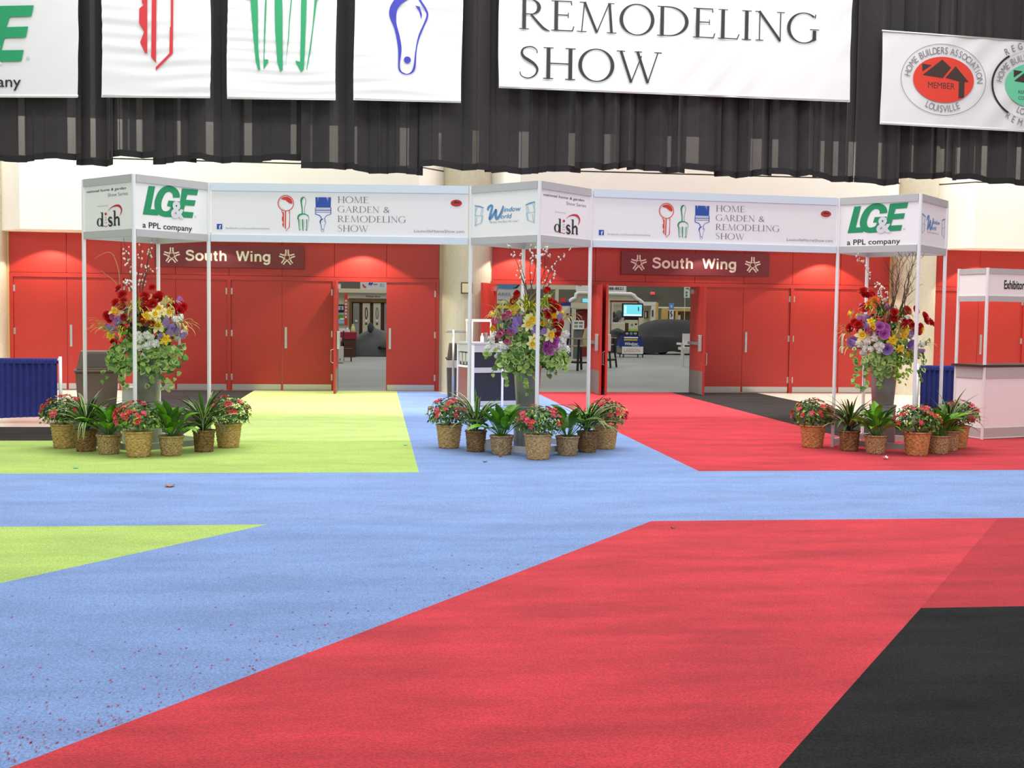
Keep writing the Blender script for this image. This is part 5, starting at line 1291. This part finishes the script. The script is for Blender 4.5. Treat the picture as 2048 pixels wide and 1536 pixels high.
one('bottle', 'cream bottle standing at the right of the maroon table', 'bottle', (P(706, 664.5, 44.3).x, 44.3, P(706, 664.5, 44.3).z), [('body', vs_), ('cap', lambda b: b.lathe([(.04, .27), (.04, .31)], 'leaf_cream', 12, P(706, 664.5, 44.3)))])
def chair_wood():
    Y = 39.8; t = thingw('wooden_chair', 'dark wooden chair before the maroon table in the left opening', 'chair', base(694, Y))
    a = P(686.5, 722, Y); c = P(702, 722, Y); zs = P(694, 697, Y).z; zt = P(694, 662, Y).z
    for x, y, z in ((a.x, Y, zs), (c.x, Y, zs), (a.x, Y+.42, zt), (c.x, Y+.42, zs+.0)):
        b = MB(); b.box(x-.02, y-.02, .005, x+.02, y+.02, z, 'wood_dark'); b.build('leg', t)
    b = MB(); b.box(a.x-.03, Y-.03, zs-.05, c.x+.03, Y+.45, zs, 'wood_dark'); b.build('seat', t)
    b = MB(); b.box(a.x-.02, Y+.0, zs, a.x+.02, Y+.44, zs+.2, 'wood_dark'); b.box(a.x-.03, Y-.02, zt-.4, a.x+.02, Y+.42, zt-.34, 'wood_dark'); b.box(a.x-.02, Y, zs, a.x+.02, Y+.04, zt, 'wood_dark'); b.build('backrest', t)
    b = MB(); z = zs*.4; b.bar((a.x, Y, z), (c.x, Y, z), .03, .03, 'wood_dark'); b.bar((c.x, Y, z), (c.x, Y+.42, z), .03, .03, 'wood_dark'); b.build('stretcher', t)
chair_wood()
one('sign_box', 'white floor standing sign box beside the open red leaf', 'sign', base(680, 38.2), [('box', lambda b: pb(b, 673, 693, 687, 724.5, 38.2, .18, 'cloth_white')), ('plinth', lambda b: pb(b, 674, 723, 686, 727, 38.22, .15, 'booth_beige', True)), ('small_mark', lambda b: b.poly(Fr(P(680, 720, 38.2)), [(-.03, 0), (.03, 0), (0, .06)], 'ink_grey'))])
# covered motorcycle
def draped(name, label, cat, outline, py_base, Y, depth, m, shoulder=.55, fold=.03, seed=1, extra=None, side=.95):
    t = thingw(name, label, cat, base((outline[0][0]+outline[-1][0])/2, Y)); r = random.Random(seed)
    xs = [P(px, py, Y) for px, py in outline]
    def topz(x):
        for a, c in zip(xs, xs[1:]):
            if x <= c.x: u = (x-a.x)/(c.x-a.x); u = u*u*(3-2*u)*.5+u*.5; return a.z+(c.z-a.z)*u
        return xs[-1].z
    p1, p2 = r.uniform(0, 6), r.uniform(0, 6)
    def fn(u, v):
        x = xs[0].x+(xs[-1].x-xs[0].x)*u; H_ = max(.06, topz(x))
        a = v*PI; s = math.sin(a); cc = math.cos(a)
        y = -depth*(abs(cc)**.45)*(1 if cc > 0 else -1)*(1-.25*(s**3)); z = .02+(H_-.02)*(s**shoulder)
        w = fold*math.sin(x*5+z*7+p1+3*math.sin(z*4+p2))*min(1, s*3)
        return (x+w*.4, Y+depth+y-w, max(.015, z+w*.3))
    b = MB(); b.grid(fn, 56, 26, m); b.build('cover', t, smooth=True)
    if extra:
        for nm, g in extra: b = MB(); g(b); b.build(nm, t, smooth=True)
    return t
draped('covered_motorcycle', 'motorcycle hidden under a grey fabric cover in the left opening', 'motorcycle', [(701, 706), (704, 692), (712, 674), (724, 666), (735, 661), (741, 647), (746, 651), (752, 657), (764, 661), (778, 668), (796, 672), (806, 690), (810, 706)], 711, 45, .42, 'cover_grey', .5, .05, 4,
       [('handlebar_end', lambda b: b.ball(P(741, 655.5, 44.9), .16, 'cover_black', 10, 7, (.75, .7, 1.25))), ('shadow_wheel', lambda b: b.lathe([(.30, -.06), (.34, 0), (.30, .06)], 'black_plastic', 20, (P(772, 700, 45).x, 45.1, .34)))])
# middle opening
one('show_sign', 'white show sign with blue wave and yellow foot behind the middle bouquet', 'sign', base(1020, 40), [
    ('board', lambda b: pb(b, 993, 560, 1056, 608, 40, .06, 'banner_vinyl')), ('blue_wave', lambda b: (b.poly(Fr(P(993, 576, 39.99)), [(0, 0), (.3, -.02), (.55, -.02), (.72, .08), (.8, .3), (0, .3)], 'ink_sky'), b.stroke(Fr(P(1026, 577, 39.98)), [(0, 0), (.12, .03), (.22, .14)], [.02, .05, .05], 'ink_black'))),
    ('lettering', lambda b: (b.text(Fr(P(995, 591, 39.98)), 'ARES', 0, 0, .10, 'ink_grey', w=.45), b.text(Fr(P(995, 602, 39.97)), 'ROLE QUEST', 0, 0, .03, 'ink_black', w=.3) if False else b.rect(Fr(P(995, 601, 39.97)), 0, 0, .30, .03, 'ink_grey'))),
    ('yellow_band', lambda b: pb(b, 993, 603, 1056, 606, 39.97, .03, 'ink_pink' if False else 'flower_cream')),
    ('leg', lambda b: pb(b, 1004, 608, 1007, 690, 40, .04, 'cloth_white', True)), ('foot', lambda b: pb(b, 1000, 700, 1020, 704, 39.8, .5, 'cloth_white', True))])
one('yellow_counter', 'yellow topped counter behind the middle bouquet', 'counter', base(1005, 43), [('top', lambda b: pb(b, 990, 612, 1050, 616.5, 43, .6, 'flower_yellow')), ('body', lambda b: pb(b, 992, 616, 1046, 690, 43.1, .4, 'steel_dull', True))])
mb = MB(); pb(mb, 1040, 569, 1156, 577.5, 62, .4, 'hall_cream'); pb(mb, 1109.5, 577, 1117.5, 690, 62, .4, 'hall_cream', True); pb(mb, 960, 569, 1040, 574, 62, .4, 'hall_cream')
struct(mb.build('trim_1'), 'cream beam and post on the far hall wall behind the middle opening', 'beam')
one('blue_board', 'blue edged grey display board behind the middle bouquet', 'display board', base(1128, 47), [
    ('header', lambda b: pb(b, 1108, 604.5, 1144, 611, 47, .12, 'kiosk_blue')), ('panel', lambda b: pb(b, 1108, 611, 1140.5, 690, 47.02, .08, 'booth_white', True)), ('side_edge', lambda b: pb(b, 1139.5, 611, 1144, 690, 46.98, .1, 'kiosk_blue', True)), ('small_picture', lambda b: pb(b, 1133, 627, 1138, 631.5, 46.98, .04, 'ink_black'))])
one('red_box', 'small red box on top of the blue edged display board', 'box', (P(1126, 604.5, 47).x, 47.05, P(1126, 604.5, 47).z), [('body', lambda b: pb(b, 1120.5, 596, 1132, 604.5, 47.02, .1, 'ink_red'))])
one('grey_pennant', 'small grey triangular pennant on the blue edged display board', 'pennant', (P(1135, 604.5, 47).x, 47.05, P(1135, 604.5, 47).z), [('cone', lambda b: b.lathe([(.08, 0), (.004, .25)], 'cover_grey', 10, P(1135, 604.5, 47.06)))])
one('beige_booth', 'beige framed booth with maroon back wall left of the door post', 'booth', base(1165, 46.5), [
    ('header', lambda b: pb(b, 1143.5, 606, 1190, 616.5, 46.5, .25, 'booth_beige')), ('left_post', lambda b: pb(b, 1143.5, 616, 1150.5, 700, 46.5, .2, 'booth_beige', True)), ('back_wall', lambda b: pb(b, 1148, 616, 1190, 700, 46.8, .1, 'booth_maroon', True)), ('inner_trim', lambda b: (pb(b, 1150, 616.5, 1152, 640, 46.55, .05, 'cloth_white'), pb(b, 1150, 616.5, 1190, 618, 46.55, .05, 'cloth_white')))])
def sash():
    Y = 44; t = thingw('window_sash', 'white four pane window sash leaning before the maroon booth wall', 'window', base(1157, Y, 658))
    b = MB()
    for q in ((1146, 641, 1168, 643.5), (1146, 655.5, 1168, 658.5), (1146, 641, 1148.5, 658.5), (1165.5, 641, 1168.5, 658.5), (1156, 643, 1158, 656), (1148, 648.5, 1166, 650.5)): pb(b, *q, Y, .05, 'cloth_white')
    b.build('frame', t); b = MB(); pb(b, 1148, 643, 1166, 656, Y+.03, .01, 'door_glass'); b.build('pane', t)
    b = MB(); pb(b, 1149, 658, 1165, 690, Y+.05, .3, 'cover_grey', True); b.build('easel_block', t)
sash()
# arched booth
AY = 57
arch = [(1133, 690), (1136, 606), (1143, 599), (1150.5, 595.5), (1152, 588.5), (1157, 585), (1200, 586), (1262, 588), (1268, 591), (1273, 597), (1280, 601), (1286, 606), (1288, 690)]
def archwall(b):
    pts = [P(x, y, AY) for x, y in arch]; pl = [(p.x, p.z if 0 < k_ < len(pts)-1 else .0) for k_, p in enumerate(pts)]
    f0, f1 = Fr((0, AY, 0)), Fr((0, AY+.15, 0)); b.poly(f0, pl, 'booth_beige', 0)
    for (a, c), (d, e) in zip(pl, pl[1:]): b.face([f0.p(a, c), f0.p(d, e), f1.p(d, e), f1.p(a, c)], 'booth_beige')
def archrim(b):
    pts = [P(x, y, AY-.05) for x, y in arch[1:-1]]; b.tube(pts, .09, 'cloth_white', 8)
one('arched_booth', 'beige booth with white stepped arch rim seen through the middle opening', 'booth', base(1210, AY), [('wall', archwall), ('rim', archrim)])
one('wall_screen', 'cyan screen on the arched booth left of the door post', 'screen', base(1172, 56, 605), [('bezel', lambda b: pb(b, 1162, 596, 1190, 606, 56.8, .08, 'ink_lgrey')), ('display', lambda b: pb(b, 1165.5, 597.5, 1188, 604.5, 56.78, .04, 'screen_cyan'))])
def phs(b):
    pb(b, 1152, 556, 1253, 582.5, 55, .06, 'cloth_white')
def pht(b): b.text(Fr(P(1214, 579.3, 54.98)), '288-8521', 0, 0, .125, 'ink_black', w=.80, bold=.02); b.text(Fr(P(1155, 577, 54.98)), 'TC', 0, .12, .1, 'ink_black', bold=.03)
one('overhead_sign', 'white overhead sign with black telephone digits above the arched booth', 'sign', base(1203, 55, 583), [('panel', phs), ('lettering', pht), ('hanger', lambda b: [b.tube([P(x, 556, 55), P(x, 556, 55)+Vector((0, 0, 5))], .01, 'steel', 5) for x in (1156, 1249)])])
def bigframe(b):
    for q in ((1220.5, 601.5, 1223, 690), (1275.5, 601.5, 1278, 650), (1220.5, 601.5, 1278, 604)): pb(b, *q, 53, .1, 'booth_maroon', q[3] == 690)
one('display_stand', 'tall maroon edged display stand behind the television kiosk', 'frame', base(1249, 53), [('frame', bigframe), ('white_post', lambda b: pb(b, 1223.5, 606, 1226, 690, 53, .08, 'cloth_white', True)), ('shelf', lambda b: pb(b, 1225, 645, 1276, 648, 53, .4, 'cloth_white')), ('back_panel', lambda b: pb(b, 1224, 604, 1275, 645, 53.4, .05, 'hall_cream'))])
one('dark_bundle', 'dark draped bundle on the shelf of the maroon edged stand', 'bundle', (P(1233, 645, 53.2).x, 53.2, P(1233, 645, 53.2).z), [('cover', lambda b: (b.ball(P(1231, 640.5, 53.2), .16, 'cover_black', 10, 6, (1, .8, .62)), b.ball(P(1228, 630, 53.2), .10, 'cover_black', 8, 6, (.7, .7, 1.6)), b.ball(P(1238, 630, 53.25), .2, 'cover_grey', 10, 6, (.8, .6, 1.2))))])
# covered car
def car_cover():
    Y = 50; t = thingw('covered_car', 'long low car under a black fabric cover in the right opening', 'car', base(1340, Y))
    ol = [(1256, 697), (1262, 678), (1272, 662), (1286, 654), (1302, 645.5), (1322, 641), (1350, 639.5), (1382, 641), (1402, 645), (1420, 653), (1440, 662), (1452, 680), (1456, 697)]
    sh = [(1256, 700), (1262, 684), (1272, 674), (1300, 671), (1340, 671.5), (1400, 671), (1440, 676), (1452, 690), (1456, 700)]
    a = [P(*q, Y) for q in ol]; s = [P(*q, Y) for q in sh]
    def itp(L_, x):
        for p, q in zip(L_, L_[1:]):
            if x <= q.x: return p.z+(q.z-p.z)*(x-p.x)/(q.x-p.x)
        return L_[-1].z
    x0, x1 = a[0].x, a[-1].x
    def fn(u, v):
        x = x0+(x1-x0)*u; zt = itp(a, x); zs = min(itp(s, x), zt); e = min(1, (x-x0)/.5+.2, (x1-x)/.5+.2); D = .92*min(1, e**.5)
        prof = [(-D, .10), (-D*1.02, zs*.45), (-D, zs*.92), (-D*.93, zs), (-D*.62, zs+(zt-zs)*.72), (-D*.38, zt), (0, zt+.03), (D*.38, zt), (D*.62, zs+(zt-zs)*.72), (D*.93, zs), (D, zs*.92), (D*1.02, zs*.45), (D, .10)]
        k = v*(len(prof)-1); i = min(int(k), len(prof)-2); f = k-i; y = prof[i][0]+(prof[i+1][0]-prof[i][0])*f; z = prof[i][1]+(prof[i+1][1]-prof[i][1])*f
        w = .025*math.sin(x*4+z*5)*(1 if z < zs else .3)
        return (x, Y+.95+y+w, max(.05, z+(.05*math.sin(x*3) if v in (0., 1.) else 0)))
    b = MB(); b.grid(fn, 60, 24, 'cover_black'); b.build('cover', t, smooth=True)
    for px in (1288, 1327, 1436):
        q = P(px, 700, Y); b = MB(); b.lathe([(.2, -.1), (.31, -.09), (.33, 0), (.31, .09), (.2, .1)], 'black_plastic', 24, (0, 0, 0)); b.v = [(q.x+x, Y+.25+z, .33+y) for x, y, z in b.v]; b.build('tyre', t, smooth=True)
car_cover()
draped('covered_display', 'low black draped display behind the left side of the television kiosk', 'display', [(1217, 698), (1221, 680), (1228, 660), (1240, 656), (1250, 660), (1256, 690), (1258, 698)], 700, 51.95, .4, 'cover_black', .4, .04, 9)
def kiosk():
    Y = 46.6; t = thingw('television_kiosk', 'blue television kiosk on a low stand in the right opening', 'kiosk', base(1262, Y))
    def mk(nm, fn):
        b = MB(); fn(b); return b.build(nm, t)
    tv = mk('television', lambda b: (pb(b, 1244.5, 607, 1286.5, 635, Y-.1, .12, 'black_plastic')))
    def scr(b):
        pb(b, 1247, 609.5, 1284, 632, Y-.11, .02, 'screen_cyan'); pb(b, 1247.5, 629, 1283, 631.5, Y-.115, .01, 'screen_white'); pb(b, 1248.5, 612, 1253, 627, Y-.115, .01, 'screen_white')
        for x in (1260, 1263.5): pb(b, x, 614, x+2, 626, Y-.116, .01, 'screen_dark')
        pb(b, 1269, 613, 1281, 627, Y-.115, .01, 'screen_white'); pb(b, 1271, 616, 1274, 625, Y-.118, .01, 'ink_pink'); pb(b, 1276, 614, 1278, 622, Y-.118, .01, 'screen_dark')
    b = MB(); scr(b); b.build('screen', tv)
    mk('neck', lambda b: pb(b, 1249, 634, 1277, 641, Y-.05, .1, 'black_plastic'))
    mk('photo_panel', lambda b: (pb(b, 1250, 640, 1276, 662.5, Y-.06, .1, 'booth_beige'), pb(b, 1250, 646, 1257, 662, Y-.07, .02, 'wood_dark'), pb(b, 1257, 658, 1276, 662.5, Y-.07, .02, 'leaf_lime'), pb(b, 1262, 648, 1266, 652, Y-.07, .02, 'ink_grey'), pb(b, 1270, 647, 1274, 650, Y-.07, .02, 'ink_grey')))
    mk('badge_panel', lambda b: (pb(b, 1248.5, 662.5, 1277, 673, Y-.1, .18, 'ink_black'), b.ell(Fr(P(1254, 667, Y-.105)), 0, 0, .07, .045, 'ink_lgrey', n=16), b.ell(Fr(P(1270.5, 667, Y-.105)), 0, 0, .07, .045, 'ink_lgrey', n=16), pb(b, 1260, 664.5, 1265, 669.5, Y-.11, .02, 'ink_sky')))
    def bb(b):
        z = lambda px, py, yy: P(px, py, yy)
        pb(b, 1243, 672.5, 1283, 683, Y-.15, .3, 'kiosk_blue'); pb(b, 1239, 682, 1286.5, 693.5, Y-.3, .5, 'kiosk_blue')
    mk('blue_body', bb)
    mk('lettering', lambda b: (pb(b, 1248, 674, 1276, 676.5, Y-.16, .02, 'ink_white'), pb(b, 1248, 678.5, 1275, 681, Y-.16, .02, 'flower_yellow'),
       b.text(Fr(P(1248, 690, Y-.31)), 'Window', 0, 0, .11, 'ink_white', w=.56, shear=.3, bold=.02), b.text(Fr(P(1263, 692.5, Y-.31)), 'World', 0, 0, .05, 'ink_white', w=.3, shear=.3)))
    def pl(b):
        pb(b, 1244, 693.5, 1286.5, 707.5, Y-.32, .03, 'cloth_white'); pb(b, 1238, 692, 1244, 706, Y-.25, .5, 'steel_dull')
    mk('placard', pl)
    mk('placard_lettering', lambda b: b.text(Fr(P(1248, 704, Y-.325)), 'LARSON', 0, 0, .15, 'ink_pink', w=.66))
    for x, y in ((1239, -.25), (1246, -.3), (1275, -.3), (1284.5, -.3)): mk('leg', lambda b: pb(b, x, 706, x+2, 714, Y+y, .05, 'black_plastic', True))
    mk('base_rail', lambda b: pb(b, 1238, 707, 1286.5, 708.8, Y-.28, .4, 'black_plastic'))
kiosk()
one('white_portal', 'white framed portal with honey wood side behind the covered car', 'booth', base(1300, 58), [
    ('lintel', lambda b: pb(b, 1283, 604, 1313, 611, 58, .4, 'booth_white')), ('post', lambda b: (pb(b, 1301.5, 611, 1313, 690, 58, .35, 'booth_white', True), pb(b, 1304, 620, 1307, 633, 57.97, .05, 'frame_dark'))), ('honey_side', lambda b: pb(b, 1311.5, 605, 1317, 690, 57.9, .5, 'wood_honey', True)), ('back_wall', lambda b: pb(b, 1280, 611, 1302, 690, 58.5, .1, 'booth_beige', True)), ('picture', lambda b: (pb(b, 1289, 622, 1296, 636, 58.45, .05, 'frame_dark'), pb(b, 1290, 624, 1293, 635, 58.43, .02, 'cloth_white')))])
def honey(b): pass
one('wood_booth', 'honey coloured wooden booth behind the covered car at the right', 'booth', base(1345, 59), [
    ('left_panel', lambda b: pb(b, 1322, 617, 1336, 690, 59, .2, 'wood_honey', True)), ('header', lambda b: pb(b, 1336, 617, 1395, 622, 59, .3, 'wood_honey')), ('post', lambda b: pb(b, 1350, 622, 1356, 690, 59, .2, 'wood_honey', True)), ('dark_back', lambda b: pb(b, 1336, 622, 1395, 690, 59.6, .1, 'wood_brown', True)), ('white_jar_shelf', lambda b: (pb(b, 1355.5, 630, 1361, 650, 59.2, .1, 'cloth_white'), pb(b, 1356.5, 626.5, 1360, 630, 59.2, .1, 'frame_dark'))), ('top_edge', lambda b: pb(b, 1316, 614.5, 1395, 616.5, 59, .4, 'booth_white'))])
one('banner_stand', 'blue and white vertical banner before the honey coloured booth', 'banner', base(1343, 56), [('blue_top', lambda b: (pb(b, 1338, 606, 1348, 619.5, 56, .03, 'ink_sky'), pb(b, 1341, 610, 1345, 616, 55.98, .02, 'ink_pale'))), ('white_panel', lambda b: (pb(b, 1338, 619.5, 1347.5, 690, 56, .03, 'cloth_white', True), b.stroke(Fr(P(1342, 634, 55.98)), [(0, 0), (.05, .1), (-.02, .2), (.03, .3)], .06, 'ink_roof')))])
one('pole_sign', 'white pole sign with two green squares by the open red leaf', 'sign', base(1373, 52), [('panel', lambda b: pb(b, 1368.5, 573, 1380, 595.5, 52, .06, 'cloth_white')), ('marks', lambda b: (pb(b, 1371.5, 583, 1375, 587, 51.98, .02, 'ink_green'), pb(b, 1371.5, 589, 1375, 593, 51.98, .02, 'ink_green'), pb(b, 1372, 575.5, 1378, 578, 51.98, .02, 'ink_grey'))), ('pole', lambda b: pb(b, 1368.5, 595, 1370, 690, 52, .06, 'cloth_white', True))])
one('exit_sign', 'small red exit sign on the dark far hall wall', 'exit sign', base(1305, 65.6, 588), [('lens', lambda b: pb(b, 1301.5, 584.5, 1309, 588.5, 65.55, .1, 'exit_red')), ('housing', lambda b: pb(b, 1301, 584, 1309.5, 589, 65.6, .1, 'cloth_white'))])
def wchair():
    Y = 37.4; t = thingw('white_chair', 'white slatted chair beside the open red leaf in the right opening', 'chair', base(1370, Y))
    def mk(nm, *q):
        b = MB()
        for a in q: pb(b, *a)
        b.build(nm, t)
    mk('backrest', (1365, 667.5, 1396, 690, Y+.45, .04, 'cloth_white')); mk('seat', (1364, 695, 1396, 700, Y+.0, .5, 'cloth_white')); mk('arm', (1361.5, 686, 1366, 690, Y-.05, .55, 'cloth_white'))
    mk('apron', (1364, 699, 1396, 706, Y+.02, .04, 'cloth_white'))
    mk('leg', (1362, 688, 1366, 724, Y-.03, .05, 'cloth_white', True)); mk('leg', (1390, 688, 1394, 724, Y-.03, .05, 'cloth_white', True))
    mk('leg', (1366, 690, 1369, 724, Y+.45, .05, 'cloth_white', True)); mk('leg', (1392, 690, 1395, 724, Y+.45, .05, 'cloth_white', True))
wchair()
def highchair(px, Y, rz, label):
    q = P(px, 600, Y); t = thing('high_chair', label, 'chair', (q.x, Y, 0), rz, 'tall slatted patio chairs')
    for sx, sy in ((-1, -1), (1, -1), (-1, 1), (1, 1)):
        b = MB(); b.bar((sx*.34, sy*.34, .006), (sx*.26, sy*.24, .95 if sy < 0 else .76), .06, .045, 'black_plastic'); b.build('leg', t)
    b = MB()
    for k in range(5): b.box(-.27+k*.11, -.27, .72, -.175+k*.11, .24, .75, 'wood_pale')
    b.build('seat', t)
    b = MB()
    for k in range(6):
        x = -.26+k*.09; b.bar((x+.04, .22, .70), (x*1.15+.045, .42, 1.34-.012*(k-2.5)**2), .075, .02, 'wood_pale', (0, 1, 0))
    b.build('backrest', t)
    for s in (-1, 1):
        b = MB(); b.box(s*.31-.06, -.32, .94, s*.31+.06, .32, .97, 'wood_pale'); b.build('armrest', t)
    b = MB(); b.box(-.34, -.32, .28, .34, -.26, .31, 'wood_pale'); b.bar((-.32, -.3, .25), (.32, -.3, .25), .04, .05, 'black_plastic'); b.build('footrest', t)
    for s in (-1, 1):
        b = MB(); b.bar((s*.32, -.3, .25), (s*.32, .3, .25), .04, .05, 'black_plastic'); b.build('side_stretcher', t)
highchair(1161, 34.4, math.radians(-62), 'tall slatted patio chair with black legs left of the back-to-back door leaves')
highchair(1209, 36.6, math.radians(62), 'tall slatted patio chair mostly hidden behind the back-to-back door leaves')
q = P(1101, 600, 35.2); t = thing('bar_table', 'tall round patio table with black pedestal behind the middle bouquet', 'table', (q.x, 35.2, 0))
mb = MB(); mb.lathe([(.44, 1.0), (.45, 1.01), (.45, 1.03), (.44, 1.04)], 'wood_pale', 32); mb.build('tabletop', t)
mb = MB(); mb.tube([(0, 0, .1), (0, 0, 1.0)], .05, 'black_plastic', 12); mb.build('pedestal', t, smooth=True)
mb = MB()
for k in range(4):
    a = k*PI/2+.2; mb.bar((0, 0, .12), (.34*math.cos(a), .34*math.sin(a), .035), .07, .06, 'black_plastic')
mb.build('foot', t)

# ------------------------------------------------------------------ light
w = bpy.data.worlds.new('world'); S.world = w; w.use_nodes = True
w.node_tree.nodes['Background'].inputs['Color'].default_value = (1, .985, .96, 1)
w.node_tree.nodes['Background'].inputs['Strength'].default_value = .48
def area(name, loc, size, e, rot=(0, 0, 0), col=(1, .98, .95)):
    l = bpy.data.lights.new(name, 'AREA'); l.shape = 'RECTANGLE'; l.size, l.size_y = size; l.energy = e; l.color = col
    o = bpy.data.objects.new(name, l); COL.objects.link(o); o.location = loc; o.rotation_euler = rot; return o
area('hall_lamps_and_fill', (2, 13.5, 10.5), (17, 5), 1330)
area('hall_lamps_and_fill', (2, 5.0, 10.5), (16, 4), 60)
area('hall_lamps_and_fill', (2, 18.4, 10.5), (16, 1.6), 560)
area('hall_lamps_and_fill', (2, 22.0, 9.6), (24, .9), 1600)
area('hall_lamps_and_fill', (-5.6, 22.0, 8.5), (3.5, .8), 420)
area('hall_lamps_and_fill', (12.8, 22.0, 8.5), (3.0, .8), 300)
area('hall_lamps_and_fill', (1, -6, 9), (34, 4), 1250, (math.radians(68), 0, 0))  # added fill behind the camera, lifts upright faces; not a fixture
area('exhibit_lamps', (4, 38, 10.8), (30, 8), 1000)
area('exhibit_lamps', (4, 54, 10.8), (30, 8), 1000)
def spot(x, y, z, e, deg=116, blend=.12, col=(1, .88, .72)):
    l = bpy.data.lights.new('soffit_downlight', 'SPOT'); l.energy = e; l.spot_size = math.radians(deg); l.spot_blend = blend; l.shadow_soft_size = .04; l.color = col
    o = bpy.data.objects.new('soffit_downlight', l); COL.objects.link(o); o.location = (x, y, z)
for x, e in ((-6.5, 95), (-3.2, 16), (-.27, 110), (2.95, 85), (6.95, 26), (9.65, 110), (13.2, 90), (15.6, 90)): spot(x, 23.76, 3.13, e)

S.view_settings.view_transform = 'Standard'; S.view_settings.look = 'None'
S.view_settings.exposure = 0.; S.view_settings.gamma = 1.; S.view_settings.use_curve_mapping = False
